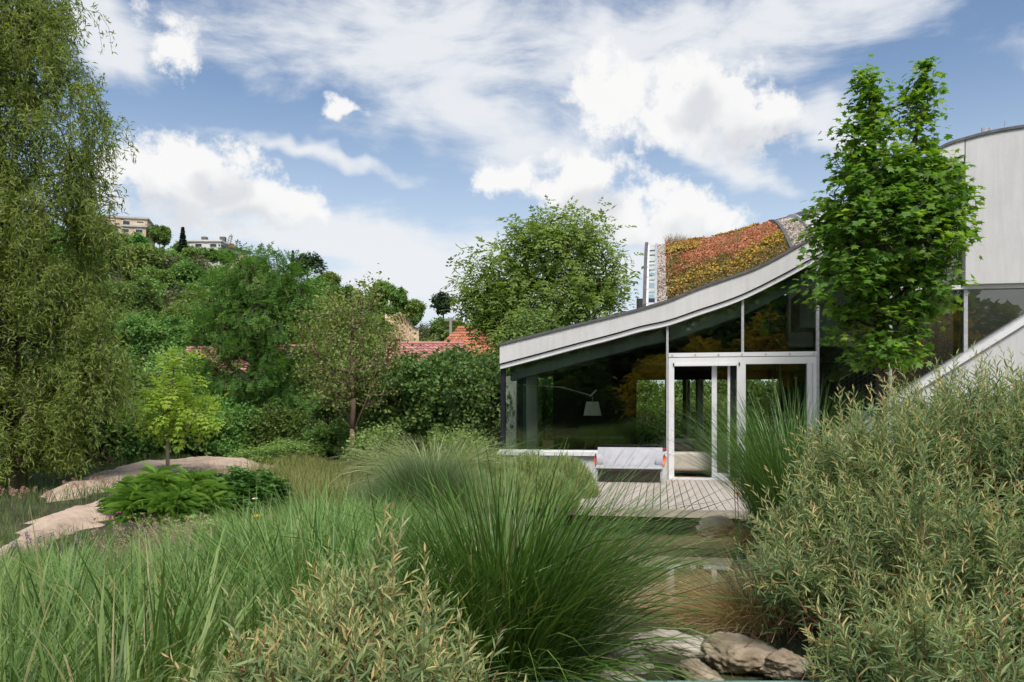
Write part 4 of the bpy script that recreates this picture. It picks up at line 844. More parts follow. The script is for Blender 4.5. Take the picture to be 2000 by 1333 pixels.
# apartment block and flat roofed villa on the ridge
def block(u, D, vtop, vbot, hw, dep, m, label, rz, floors, cols, name='apartment_block', roof_m=M_conci, balc=True):
    b = PD(u, 799, D); b[2] = zf(vbot, D); h = zf(vtop, D) - b[2]; t = thing(name, label, 'building', b, TH + rz)
    MB().box((-hw, -dep, -4), (hw, dep, h)).build('wall', m, t); rf = MB().box((-hw - .3, -dep - .3, h + .01), (hw + .3, dep + .3, h + .35)).build('roof', roof_m, t)
    fh = h / floors
    for r in range(floors):
        for c in range(cols):
            x = -hw + (c + .5) * 2 * hw / cols; z = r * fh + fh * .35; w_ = min(.75, hw / cols * .62)
            w = MB().box((x - w_, -dep - .06, z), (x + w_, -dep - .003, z + fh * .45)).build('window', M_ww, t); MB().box((x - w_ + .1, -dep - .1, z + .1), (x + w_ - .1, -dep - .062, z + fh * .45 - .1)).build('pane', M_win, w)
            if balc and c % 2 == 0: MB().box((x - 1.2, -dep - 1.1, z - .35), (x + 1.2, -dep - .12, z + .35)).build('balcony', M_cw, t)
        y = 0; w = MB().box((hw + .003, -1.2, r * fh + fh * .3), (hw + .06, 1.2, r * fh + fh * .75)).build('window', M_ww, t); MB().box((hw + .062, -1.0, r * fh + fh * .36), (hw + .1, 1.0, r * fh + fh * .7)).build('pane', M_win, w)
    return t, h
block(228, 172, 434, 492, 6.6, 4, M_yw, 'ochre apartment block on the hilltop behind the weeping willow', 0.25, 3, 5)
block(268, 170, 452, 486, 2.6, 4, M_yw, 'low ochre annex at the hilltop beside the apartment block', 0.2, 2, 2, 'apartment_annex', balc=False)
t, h = block(402, 175, 480, 512, 4.6, 4, M_ww, 'white flat roofed villa with chimneys on the ridge', 0.0, 2, 3, 'villa', M_ww, False)
for x in (-.6, 3.3): MB().box((x, -1, h + .36), (x + 1.1, 0, h + 1.7)).build('chimney', M_taupe, t)
sp = MB().box((1.2, -2, h + .5), (2.8, -1, h + .6)).build('solar_panel', M_win, t); sp.rotation_euler = (0.1, 0, 0)
t, h = block(441, 176, 490, 512, 2.6, 4, M_cw, 'long brick terrace house with sloping roof beside the white villa', -0.5, 1, 3, 'terrace_house', M_lead, False)
MB().box((2.0, -1, h + .36), (2.6, 0, h + 1.2)).build('chimney', M_brick, t)
MB().tube([(1.9, 0, h), (1.9, 0, h + 3.2)], .04, 4).build('aerial', M_steel, t)
# pole beyond the cottages
t = thing('utility_pole', 'wooden utility pole standing by the orange roofed cottage', 'pole', PD(880, 799, 70) * [1, 1, 0]); MB().tube([(0, 0, -1), (0, 0, zf(622, 70))], .13, 8).build('pole', M_greyw, t); MB().box((-.5, -.06, zf(627, 70)), (.5, .06, zf(627, 70) + .12)).build('crossarm', M_greyw, t)
# tumbled stone wall with a brick course, at the back of the garden
def rubble():
    b = PD(605, 799, 28.5); b[2] = -.1; t = thing('rubble_wall', 'tumbled pale stone wall with a brick course behind the sparse tree', 'wall', b, TH)
    ps = []
    for k in range(5):
        bm = bmesh.new(); bmesh.ops.create_icosphere(bm, subdivisions=1, radius=1)
        for v in bm.verts: v.co *= 1 + .25 * mnoise.noise(v.co * 1.7 + Vector((k * 5, 0, 0)))
        me = bpy.data.meshes.new('stone'); bm.to_mesh(me); bm.free(); me.materials.append(M_rock2 if k % 2 else M_rock); ps.append(me)
    for r in range(6):
        for c in range(13):
            if r > 3 and (c < 2 or c > 9): continue
            if r == 3: continue
            o = link_mesh('stone', ps[int(rng.integers(5))], t); o.location = (-.85 + c * .15 + rng.normal() * .02 + (r % 2) * .07, rng.normal() * .03, .06 + r * .15); o.scale = (.09 * rng.uniform(.8, 1.2), .09, .07 * rng.uniform(.8, 1.25)); o.rotation_euler = tuple(rng.uniform(-.3, .3, 3))
    me = MB().box((-.11, -.06, -.035), (.11, .06, .035)).mesh('brick', M_brick)
    for c in range(8): o = link_mesh('brick', me, t); o.location = (-.75 + c * .235, -.03, .51 + rng.normal() * .006)
rubble()
# ---------------------------------------------------------------- trees
M_bark = surf('bark', [(0.3, (0.055, 0.042, 0.032)), (0.7, (0.12, 0.095, 0.072))], 0.95, 6, bump=0.5, stretch=(1, 1, 0.25))
M_barkr = surf('reddish_bark', [(0.3, (0.13, 0.085, 0.06)), (0.7, (0.24, 0.165, 0.12))], 0.9, 6, stretch=(1, 1, 0.3))
M_barkl = surf('pale_bark', [(0.3, (0.12, 0.10, 0.08)), (0.7, (0.24, 0.21, 0.17))], 0.9, 6, stretch=(1, 1, 0.3))
G = lambda *c: [(k / (len(c) - 1), x) for k, x in enumerate(c)]
M_maple = leafm('maple_leaf', G((0.03, 0.07, 0.012), (0.05, 0.105, 0.016), (0.085, 0.145, 0.02), (0.16, 0.205, 0.035)), 0.40, 0.5, tcol=(1.3, 1.35, 0.5), gain=2.0)
M_walnut = leafm('walnut_leaf', G((0.06, 0.105, 0.022), (0.09, 0.145, 0.03), (0.125, 0.185, 0.045), (0.165, 0.22, 0.06)), 0.38, 0.5, gain=2.3)
M_ash = leafm('ash_leaf', G((0.03, 0.08, 0.016), (0.046, 0.115, 0.022), (0.078, 0.15, 0.03), (0.12, 0.195, 0.045)), 0.35, 0.5, gain=2.0)
M_willow = leafm('willow_leaf', G((0.085, 0.125, 0.028), (0.125, 0.165, 0.038), (0.17, 0.205, 0.052), (0.225, 0.24, 0.08)), 0.4, 0.5, gain=1.65)
M_young = leafm('young_walnut_leaf', G((0.10, 0.17, 0.022), (0.145, 0.225, 0.03), (0.19, 0.27, 0.04), (0.24, 0.29, 0.06)), 0.4, 0.5, gain=2.1)
M_sparse = leafm('sparse_leaf', G((0.09, 0.13, 0.035), (0.125, 0.165, 0.045), (0.16, 0.19, 0.055), (0.20, 0.185, 0.065)), 0.3, 0.55, gain=1.6)
M_hillA = leafm('hill_leaf', G((0.035, 0.075, 0.018), (0.05, 0.10, 0.024), (0.08, 0.13, 0.03), (0.11, 0.155, 0.04)), 0.25, 0.6, jitter=0.3, gain=2.2)  # gain raised: paler leaf colour stands in for haze over the hill
M_hillB = leafm('hill_leaf_light', G((0.065, 0.11, 0.028), (0.09, 0.14, 0.035), (0.12, 0.17, 0.045), (0.15, 0.20, 0.055)), 0.25, 0.6, jitter=0.25, gain=1.95)
M_conif = leafm('conifer_needles', G((0.018, 0.035, 0.016), (0.03, 0.052, 0.022), (0.045, 0.07, 0.03)), 0.1, 0.7, jitter=0.2)
M_hedge = leafm('hedge_leaf', G((0.035, 0.085, 0.022), (0.055, 0.115, 0.03), (0.095, 0.15, 0.04), (0.145, 0.19, 0.06)), 0.25, 0.5, jitter=0.15, gain=1.6)
M_light = leafm('light_shrub_leaf', G((0.09, 0.15, 0.04), (0.13, 0.19, 0.055), (0.18, 0.24, 0.075)), 0.3, 0.5, jitter=0.1, gain=1.7)
M_gold = leafm('golden_leaf', G((0.30, 0.24, 0.02), (0.44, 0.34, 0.03), (0.56, 0.43, 0.04)), 0.3, 0.5, jitter=0.1)
def tree(name, label, cat, loc, build, group=None, rz=0):
    t = thing(name, label, cat, loc, rz, group); build(t); return t
# maple in front of the glazing
def b_maple(t):
    mb = MB(); lf = MB(); D = 13.9; b = np.array(t.location); s = D / F
    L = lambda u, v: PD(u, v, D) - b
    def el(u, v, ru, rv, dy=0, ry=None): p = L(u, v) + FW * dy; return (*p, ru * s, (ry or ru) * s, rv * s)
    env = [el(1712, 640, 90, 70), el(1640, 560, 80, 60, -.2), el(1790, 560, 90, 70, .1), el(1720, 470, 140, 95), el(1690, 370, 86, 80), el(1800, 390, 86, 90), el(1745, 345, 88, 70), el(1640, 440, 60, 60), el(1848, 440, 42, 80),
           el(1700, 220, 36, 75, 0, 30), el(1805, 210, 34, 80, .1, 30), el(1810, 150, 20, 40, .1, 16), el(1695, 170, 22, 30, 0, 18), el(1665, 280, 38, 46), el(1852, 350, 32, 40), el(1720, 690, 62, 30, -.3)]
    P, O = fill_env(env, 820, 0.30); tr = [L(1722, 830), L(1721, 740), L(1718, 640), L(1722, 520), L(1716, 400), L(1708, 300), L(1700, 180)]
    tr[0][2] = -.05
    skeleton(mb, tr, P, 0.006, 0.085, 6, up_bias=1.2, jit=.06)
    second = [L(1720, 420), L(1770, 330), L(1800, 220), L(1813, 115)]; mb.tube(second, [.05, .04, .025, .008], 6); mb.tube([L(1708, 300), L(1698, 200), L(1693, 145)], [.02, .014, .006], 5)
    # leaves lie in flat shelves, tips drooping
    per = 13; n = len(P) * per; o = np.repeat(O, per, 0) * [1, 1, .25]
    p = np.repeat(P, per, 0) + rng.normal(size=(n, 3)) * [.13, .13, .055]; d = o * .8 + rdir(n) * [.8, .8, .3] + [0, 0, -.32]
    nh = rng.normal(size=(n, 3)) * .32 + [0, 0, 1] + .35 * o; v = np.clip(.5 * np.repeat(rng.random(len(P)), per) + .5 * rng.random(n), 0, 1)
    lf.scatter(MAPLE, p, frames(d, nh), rng.uniform(.085, .15, n), v)
    lead = np.concatenate([np.linspace(second[1], second[3], 170) + rng.normal(size=(170, 3)) * np.linspace(.22, .05, 170)[:, None], np.linspace(L(1702, 300), L(1692, 138), 150) + rng.normal(size=(150, 3)) * np.linspace(.22, .06, 150)[:, None]]); nl = len(lead)
    lf.scatter(MAPLE, np.repeat(lead, 3, 0) + rng.normal(size=(nl * 3, 3)) * .06, frames(rdir(nl * 3) * [1, 1, .3] + [0, 0, -.2], rng.normal(size=(nl * 3, 3)) * .3 + [0, 0, 1]), rng.uniform(.07, .12, nl * 3), rng.uniform(.3, 1, nl * 3))
    mb.smooth = True; mb.build('trunk', M_bark, t); lf.build('crown', M_maple, t)
b = PD(1722, 799, 13.9); b[2] = 0
tree('maple_tree', 'young maple with two upright leaders in front of the glazing', 'tree', b, b_maple)
# walnut behind the house
def b_env_tree(env, trunk, n, tm, m, bark, per, spread, size, rtip=.012, rmax=.2, inner=.3, **k):
    def f(t):
        mb, lf = MB(), MB(); P, O = fill_env(env, n, inner); skeleton(mb, [np.array(q, float) for q in trunk], P, rtip, rmax, 5)
        leaf_cloud(lf, tm, P, O, per, spread, size, **k); mb.smooth = True; mb.build('trunk', bark, t); lf.build('crown', m, t)
    return f
def env_px(b, D, lst):
    s = D / F; out = []
    for e in lst:
        u, v, ru, rv = e[:4]; p = PD(u, v, D) - b + FW * (e[4] if len(e) > 4 else 0); out.append((*p, ru * s, ru * s * .9, rv * s))
    return out
def at_base(u, D, z=None): b = PD(u, 799, D); b[2] = gz(b) - .05 if z is None else z; return b
D = 31; b = at_base(1085, D); Lw = lambda u, v: PD(u, v, D) - b
env = env_px(b, D, [(1000, 540, 62, 55), (1075, 490, 88, 58), (1140, 520, 78, 62), (1060, 580, 120, 60), (955, 520, 45, 48), (920, 560, 36, 30), (1185, 560, 44, 42), (1095, 440, 62, 26), (1150, 470, 55, 36), (1040, 455, 46, 32), (985, 610, 70, 55), (1140, 600, 66, 40), (960, 590, 55, 45), (1200, 590, 28, 26), (1020, 640, 90, 45), (1030, 425, 18, 12), (897, 552, 18, 14)])
tree('walnut_tree', 'broad spreading walnut tree rising behind the low end of the roof', 'tree', b, b_env_tree(env, [(0, 0, 0), Lw(1075, 680), Lw(1062, 610), Lw(1070, 560)], 560, WALNUT, M_walnut, M_bark, 10, (.30, .30, .20), .36, .014, .24, .25, out=.6, rnd=.8, down=.35, nup=.75))
D = 25.2; b = at_base(1045, D); env = env_px(b, D, [(1040, 650, 42, 42), (1065, 635, 30, 36), (1025, 665, 40, 30), (1010, 690, 45, 30), (1075, 670, 32, 30), (1030, 740, 60, 60)])
tree('small_tree', 'small grey green tree standing between the house and the walnut tree', 'tree', b, b_env_tree(env, [(0, 0, 0), (0, 0, 1.5), (0, 0, 2.6)], 300, LEAF2, M_light, M_bark, 22, .13, .085, .008, .08))
# dark ash
D = 29; b = at_base(500, D); La = lambda u, v: PD(u, v, D) - b
env = env_px(b, D, [(510, 545, 75, 48), (430, 580, 60, 50), (575, 570, 48, 55), (500, 620, 100, 60), (430, 660, 68, 50), (560, 660, 62, 62), (480, 720, 95, 60), (560, 760, 60, 60), (430, 760, 60, 45), (500, 820, 80, 40), (470, 525, 40, 28), (545, 530, 36, 24), (600, 620, 30, 40)])
tree('ash_tree', 'dense dark green ash tree left of the sparse tree', 'tree', b, b_env_tree(env, [(0, 0, 0), La(500, 800), La(498, 700), La(505, 600)], 760, ASH, M_ash, M_bark, 8, (.22, .22, .16), .36, .012, .16, .25, out=.75, rnd=.6, down=.12, nup=.85, szj=.25))
# sparse tree with red brown bark
D = 22.5; b = at_base(688, D); Ls = lambda u, v: PD(u, v, D) - b
def b_sparse(t):
    mb, lf = MB(), MB(); env = env_px(b, D, [(680, 680, 95, 90), (640, 640, 60, 70), (730, 660, 55, 70), (700, 600, 60, 50), (610, 700, 45, 50), (690, 760, 90, 50), (650, 740, 70, 50), (765, 690, 28, 40), (600, 650, 42, 55), (768, 640, 30, 55), (655, 595, 50, 40)])
    P, O = fill_env(env, 400, .1); skeleton(mb, [(0, 0, 0), Ls(688, 840), Ls(690, 780), Ls(686, 700), Ls(690, 610)], P, .006, .075, 5, up_bias=1.6, jit=.08)
    top = [Ls(700, 590), Ls(714, 560), Ls(735, 545)]; mb.tube(top, [.014, .01, .005], 4)
    for a, e in (((688, 830), (600, 640)), ((688, 850), (760, 650)), ((688, 800), (640, 600)), ((689, 790), (715, 560))):
        p0, p1 = Ls(*a), Ls(*e); mb.tube([p0, p0 * .6 + p1 * .4 + [0, 0, -.12], p1], [.032, .022, .008], 5)
    leaf_cloud(lf, LEAF4, P, O, 15, .15, .062, out=.3, rnd=1, down=.1, nup=.3); tp = np.array([Ls(735, 545), Ls(714, 558), Ls(705, 548), Ls(730, 560)]); leaf_cloud(lf, LEAF4, tp, rdir(4), 16, .13, .10)
    mb.smooth = True; mb.build('trunk', M_barkr, t); lf.build('crown', M_sparse, t)
tree('sparse_tree', 'sparse tree with reddish forked stems and thin brownish foliage in the meadow', 'tree', b, b_sparse)
# young yellow green walnut
D = 17.5; b = at_base(327, D); Lz = lambda u, v: PD(u, v, D) - b
env = env_px(b, D, [(335, 770, 55, 30), (350, 800, 78, 26), (310, 800, 48, 26), (400, 806, 42, 22), (340, 735, 34, 30), (345, 700, 20, 32), (295, 822, 36, 16), (385, 828, 48, 14)])
tree('young_walnut', 'young yellow green tree with slender trunk on the sandy mound', 'tree', b, b_env_tree(env, [(0, 0, 0), Lz(328, 860), Lz(330, 800), Lz(340, 720)], 90, WALNUT, M_young, M_barkl, 7, (.15, .15, .07), .22, .005, .035, .1, out=.8, rnd=.6, down=.3, nup=.85))
# weeping willow
D = 15.5; b = at_base(20, D); Lv = lambda u, v: PD(u, v, D) - b
def b_willow(t):
    mb, lf = MB(), MB()
    env = env_px(b, D, [(-60, 60, 170, 150), (60, 110, 95, 110), (150, 210, 70, 60), (60, 280, 130, 100), (170, 330, 62, 70), (-120, 300, 190, 150), (60, 430, 140, 90), (190, 420, 50, 40), (-140, 520, 200, 140), (40, 560, 130, 90), (110, 600, 100, 60), (90, 700, 110, 70), (150, 760, 70, 60), (20, 780, 120, 60), (-150, 700, 190, 110), (-80, -80, 170, 130), (-250, 150, 150, 200), (110, 30, 40, 45), (20, 850, 130, 55, -.8), (-110, 840, 150, 70, -.5), (130, 840, 80, 45, -.4), (190, 640, 50, 60), (180, 720, 50, 60), (170, 520, 60, 60)])
    P, O = fill_env(env, 900, .35); tr = [(0, 0, -.1), (0, 0, 1.2), (-.1, .1, 3), (-.3, .1, 5.5), (-.6, .2, 8)]
    skeleton(mb, [np.array(q, float) for q in tr], P[:520], .010, .30, 5, up_bias=.4)
    # hanging strands with narrow leaves
    S = 5800; k = rng.integers(0, len(P), S); p0 = P[k] + rng.normal(size=(S, 3)) * .16; a = rng.uniform(0, 6.28, S); out = O[k] * [1, 1, 0] * .6 + np.stack([np.cos(a), np.sin(a), a * 0], -1) * .5
    ln = rng.uniform(.35, 1.15, S); K = 30; tt = (np.arange(K)[None] + rng.random((S, K))) / K
    hgt = p0[:, 2]; ln = np.minimum(ln, np.maximum(.25, hgt - .35))
    cz = lambda q: .25 * q - 1.1 * q ** 1.7; hz_ = lambda q: .55 * (1 - (1 - q) ** 2)
    pos = p0[:, None] + out[:, None] * (ln[:, None] * hz_(tt))[..., None]; pos[..., 2] += ln[:, None] * cz(tt)
    st = np.linspace(0, 1, 4); sp = p0[:, None] + out[:, None] * (ln[:, None] * hz_(st)[None])[..., None]; sp[..., 2] += ln[:, None] * cz(st)[None]
    mb.tubes(sp, np.outer(np.ones(S), [.006, .005, .004, .002]), 3)
    n = S * K; d = rdir(n) * .85 + np.array([0, 0, -.45]) + np.repeat(out, K, 0) * .4; v = np.clip(np.repeat(.55 * rng.random(S), K) + .45 * rng.random(n), 0, 1)
    tm = (LEAF2[0] * [.20, 1, .8], LEAF2[1], LEAF2[2], LEAF2[3]); lf.scatter(tm, pos.reshape(-1, 3) + rng.normal(size=(n, 3)) * .04, frames(d, rdir(n) + [0, 0, .4]), rng.uniform(.085, .155, n), v)
    mb.smooth = True; mb.build('trunk', M_bark, t); lf.build('crown', M_willow, t)
tree('willow_tree', 'tall weeping willow with dense drooping twigs at the edge of the garden', 'tree', b, b_willow)
# ---- hillside trees: five kinds, copied as individuals
def blobtree(n, h, r, tm, size, per, lumps=9, trunk=True, m=None, spread=.32):
    env = [(0, 0, h * .62, r * .8, r * .8, h * .30)]
    for k in range(lumps):
        a = rng.uniform(0, 6.28); q = rng.uniform(.35, .75) * r; z = h * rng.uniform(.35, .82); env.append((math.cos(a) * q, math.sin(a) * q, z, r * rng.uniform(.3, .5), r * rng.uniform(.3, .5), h * rng.uniform(.10, .17)))
    P, O = fill_env(env, n, .55); lf = MB(); leaf_cloud(lf, tm, P, O, per, spread, size, out=.7, rnd=.7, down=.15, nup=.6, szj=.3)
    if trunk: lf.tube([(0, 0, -1.5), (0, 0, h * .3), (0, 0, h * .75)], [.18, .14, .05], 6, 0.0)
    return lf
def conifer(h, r, n, tiers=14):
    lf = MB(); lf.tube([(0, 0, -1), (0, 0, h * .5), (0, 0, h)], [.16, .1, .02], 6, 0.0); z = h * (.12 + .88 * rng.random(n)); q = (1 - z / h) ** .9 * r * (0.35 + .65 * rng.random(n)) * (.75 + .25 * np.cos(z / h * tiers * 6.28)); a = rng.uniform(0, 6.28, n)
    o = np.stack([np.cos(a), np.sin(a), a * 0 - .25], -1); P = np.stack([np.cos(a) * q, np.sin(a) * q, z - .12 * q], -1); lf.scatter(LEAF2, P, frames(o + rdir(n) * .4, rdir(n) * .4 + [0, 0, 1]), rng.uniform(.25, .5, n) * h / 7, rng.random(n)); return lf
HT = [('hillside_tree', blobtree(300, 8.5, 3.6, LEAF2, .42, 22).mesh('hillside_tree', M_hillA), 'round dark green broadleaf tree on the wooded hillside'),
      ('hillside_tree', blobtree(300, 7.5, 3.3, LEAF2, .40, 22, 12).mesh('hillside_tree', M_hillB), 'light green broadleaf tree on the wooded hillside'),
      ('hillside_tree', blobtree(320, 10, 3.2, LEAF2, .40, 22, 12).mesh('hillside_tree', M_hillA), 'tall narrow dark tree on the wooded hillside'),
      ('hillside_shrub', blobtree(200, 4.2, 2.6, LEAF2, .36, 20, 8).mesh('hillside_shrub', M_hillB), 'low pale green shrub on the wooded hillside'),
      ('hillside_tree', blobtree(160, 7.0, 2.8, LEAF2, .34, 16, 7, spread=.5).mesh('hillside_tree', leafm('hill_leaf_grey', G((0.08, 0.095, 0.05), (0.11, 0.12, 0.06), (0.15, 0.15, 0.08)), .2, .6, jitter=.2)), 'thin grey green tree on the wooded hillside')]
NEARM = [blobtree(420, 8.5, 3.6, LEAF2, .19, 60, spread=.26).mesh('hillside_tree', M_hillA), blobtree(420, 7.5, 3.3, LEAF2, .18, 60, 12, spread=.26).mesh('hillside_tree', M_hillB), None, None]
NEARM[2] = NEARM[0]; NEARM[3] = NEARM[1]
SPR = conifer(7.5, 1.7, 2600).mesh('spruce', M_conif)
def pine():
    env = [(0, 0, 6.2, 2.2, 2.0, .8), (1.5, 0, 5.2, 1.5, 1.4, .6), (-1.4, .3, 5.0, 1.4, 1.2, .6), (.3, 0, 7.2, 1.3, 1.2, .5), (-.5, 0, 4.2, 1.1, 1, .4), (2.2, 0, 4.1, .9, .8, .4)]
    P, O = fill_env(env, 170, .2); lf = MB(); leaf_cloud(lf, LEAF2, P, O, 16, .24, .34, nup=.5); skeleton(lf, [np.array(q, float) for q in ((0, 0, -1), (0, 0, 2), (.1, 0, 4), (0, 0, 6))], P[:50], .02, .17, 5, var=0); return lf.mesh('pine', M_conif)
PIN = pine()
hrng = np.random.default_rng(21); cells = []
for d in np.concatenate([np.arange(42, 80, 4.6), np.arange(80, 172, 6.0)]):
    step = 5.0 + d * .012
    for l in np.arange(-.62 * d, .02 * d + 2, step):
        dd = d + hrng.uniform(-2, 2); ll = l + hrng.uniform(-1.6, 1.6); u = 1000 + F * ll / dd
        if u < 60 or u > 1010: continue
        if dd < 60 and u > 560 and abs(u - 800) < 170: continue
        if dd < 62 and 380 < u < 600 and dd > 44: continue
        if 740 < u < 830 and 100 < dd < 135: continue
        if dd > 140 and (170 < u < 300 or 365 < u < 465): continue
        cells.append((dd, ll, u))
pick = hrng.permutation(len(cells))[:285]
for i in pick:
    dd, ll, u = cells[i]; p = FW * dd + RT * ll; z = float(HZ(p[0], p[1]))
    k = hrng.choice(5, p=[.30, .24, .16, .18, .12]); sc_ = hrng.uniform(.62, 1.05) * float(np.interp(dd, [40, 90, 130, 170], [.72, .85, .78, .58]))
    if dd > 150 and k == 2: k = 3
    if k == 4 and dd < 75: k = 1
    if 735 < u < 850 and dd < 120: k = 3; sc_ = .42
    o = link_mesh(HT[k][0], NEARM[k] if dd < 80 else HT[k][1]); o.location = (p[0], p[1], z - .4); o.rotation_euler = (0, 0, hrng.uniform(0, 6.28)); o.scale = (sc_, sc_, sc_ * hrng.uniform(.85, 1.15))
    mark = ['the hanging willow', 'the ochre apartment block', 'the slender ridge spruce', 'the white villa', 'the ash crown', 'the spreading ridge pine', 'the sparse tree', 'the sandy cliff', 'the walnut tree'][int(np.digitize(u, [180, 300, 372, 455, 545, 625, 735, 835]))]
    lv = 'low' if dd < 80 else ('half way up' if dd < 130 else 'high')
    kind = HT[k][2].split(' on ')[0]; tag(o, f'{kind} {lv} {"the hill" if lv == "half way up" else "on the hill"} below {mark}', 'shrub' if k == 3 else 'tree', f'hillside woodland, {kind}')
def lone(me, name, u, vb, D, s, label, cat='tree', rz=0):
    p = PD(u, vb, D); o = link_mesh(name, me); o.location = p; o.scale = (s, s, s) if np.ndim(s) == 0 else s; o.rotation_euler = (0, 0, rz); return tag(o, label, cat)
lone(SPR, 'spruce_tree', 357, 500, 168, .78, 'slender dark spruce on the ridge beside the white villa')
lone(SPR, 'spruce_tree', 572, 546, 150, (.5, .5, .7), 'small dark spruce on the ridge beside the spreading pine')
lone(PIN, 'pine_tree', 600, 562, 150, (1.15, 1.15, .78), 'dark spreading pine on the ridge above the ash tree')
lone(PIN, 'pine_tree', 866, 642, 120, (.95, .95, .66), 'small open pine on the slope above the orange roof', rz=2)
lone(HT[0][1], 'ridge_tree', 312, 490, 168, .62, 'round green tree on the skyline beside the ochre annex'); lone(HT[2][1], 'ridge_tree', 322, 478, 174, .42, 'dark tree tip on the skyline behind the round green tree')
lone(HT[0][1], 'ridge_tree', 405, 521, 165, (.75, .75, .45), 'broad dark tree in front of the white villa')
lone(HT[3][1], 'ridge_shrub', 640, 568, 166, .9, 'dark bushy shrub on the ridge right of the spreading pine', 'shrub'); lone(HT[0][1], 'ridge_tree', 775, 612, 128, .5, 'dark round tree on top of the sandy cliff'); lone(HT[3][1], 'ridge_shrub', 805, 622, 128, .7, 'grey green shrub at the brink of the sandy cliff', 'shrub'); lone(HT[1][1], 'ridge_tree', 745, 604, 130, .6, 'lighter green tree at the left brink of the sandy cliff')
for u_, v_, k_, s_, lab in ((205, 492, 0, .55, 'dark tree below the left end of the ochre apartment block'), (238, 497, 1, .55, 'light green tree below the middle of the ochre apartment block'), (272, 500, 0, .5, 'dark tree below the ochre annex'), (375, 520, 1, .5, 'light green tree below the left end of the white villa'), (440, 528, 0, .5, 'dark tree below the brick terrace house')):
    lone(HT[k_][1], 'ridge_tree', u_, v_, 158, s_, lab, rz=u_)
# ---- shrubs of the garden's back edge
def shrubp(n, w, h, tm, size, per, m, lumps=10, sprd=.10, up=.2):
    def f(t):
        env = [(0, 0, h * .45, w * .8, w * .8, h * .42)]
        for k in range(lumps): a = rng.uniform(0, 6.28); q = w * rng.uniform(.3, .75); env.append((math.cos(a) * q, math.sin(a) * q, h * rng.uniform(.2, .82), w * rng.uniform(.2, .42), w * rng.uniform(.2, .42), h * rng.uniform(.12, .22)))
        P, O = fill_env(env, n, .5); P[:, 2] = np.maximum(P[:, 2], .05); st, lf = MB(), MB(); tips = P[:60]; base = rng.normal(size=(60, 3)) * [.12, .12, 0]
        st.tubes(np.stack([base, (base + tips) / 2 + [0, 0, .12], tips], 1), np.tile([.02, .013, .005], (60, 1)), 4); leaf_cloud(lf, tm, P, O, per, sprd, size, out=.6, rnd=.8, down=-up, nup=.5)
        st.build('stems', M_bark, t); lf.build('foliage', m, t)
    return f
SH = {}
def put_shrub(key, proto, u, D, s, label, cat='shrub', group=None, rz=None, name='shrub'):
    b_ = at_base(u, D)
    if key not in SH:
        t = thing(name, label, cat, b_, 0, group); proto(t); SH[key] = t; t.scale = (s,) * 3 if np.ndim(s) == 0 else s; return t
    return copy_tree(SH[key], b_, rng.uniform(0, 6.28) if rz is None else rz, s, label, group)
pH = shrubp(620, 1.5, 3.0, LEAF2, .085, 26, M_hedge); pD = shrubp(520, 1.4, 2.2, LEAF2, .095, 24, M_hillA); pL = shrubp(200, .8, 1.3, LEAF2, .06, 22, M_light, sprd=.09)
hl = ['the sparse tree', 'the arching grass', 'the low end of the roof', 'the corner of the house']
for k, (u, D, s, lab) in enumerate([(960, 21.8, (.85, .85, 1.08), 'dense green hedge shrub growing against the dark corner of the house'), (900, 23.5, 1.2, 'dense green hedge shrub below the orange roof'), (838, 24.5, 1.16, 'dense green hedge shrub below the red cottage roof'), (780, 25.2, 1.17, 'dense green hedge shrub just right of the sparse tree'), (725, 26, 1.05, 'dense green hedge shrub directly behind the sparse tree'), (660, 27, .80, 'dense green hedge shrub above the tumbled stone wall'), (925, 26.5, 1.12, 'tall hedge shrub at the back, rising to the roof corner'), (1015, 25.8, 1.1, 'hedge shrub behind the low end of the roof'), (868, 27.5, .95, 'back row hedge shrub between the two red roofs')]):
    put_shrub('H', pH, u, D, s, lab, name='hedge_shrub', group='hedge shrubs at the back of the garden')
for k, (u, D, s, lab) in enumerate([(60, 21, 1.0, 'dark shrub in the shade under the weeping willow'), (150, 22, 1.0, 'dark shrub behind the hanging tips of the willow'), (215, 22.5, .85, 'dark shrub right of the willow, beside the sandy mound'), (270, 24, .9, 'dark shrub left of the young yellow green tree'), (330, 25.5, .9, 'dark shrub behind the trunk of the young yellow green tree'), (390, 26.5, .85, 'dark shrub at the far end of the sandy mound'), (445, 26, .75, 'dark shrub under the left side of the ash tree'), (500, 26.5, .75, 'dark shrub at the foot of the ash tree'), (550, 27, .68, 'dark shrub left of the tumbled stone wall'), (630, 26, .5, 'low dark shrub in front of the tumbled stone wall'), (-40, 21, 1.1, 'dark shrub left of the willow trunk'), (705, 24.5, .62, 'low dark shrub behind the sparse tree trunk'), (255, 31, 1.25, 'tall shrub between the willow and the ash tree'), (340, 33, 1.3, 'tall shrub behind the young yellow green tree'), (170, 33, 1.7, 'tall shrub half hidden behind the willow'), (90, 31, 1.8, 'tall shrub filling the gap behind the willow trunk'), (405, 36, 1.3, 'tall shrub left of the ash crown')]):
    put_shrub('D', pD, u, D, s, lab, name='dark_shrub', group='dark shrubs along the back of the garden')
put_shrub('L', pL, 735, 19.5, .95, 'bright yellow green shrub right of the sparse tree trunk', name='light_shrub'); put_shrub('L', pL, 905, 18.5, .85, 'bright yellow green shrub behind the striped arching grass', name='light_shrub')
put_shrub('L', pL, 520, 22.5, (1.2, 1.2, .45), 'low yellow green shrub at the far end of the sandy path', name='light_shrub'); put_shrub('L', pL, 575, 23.5, (1.0, 1.0, .55), 'low pale shrub below the tumbled stone wall', name='light_shrub')
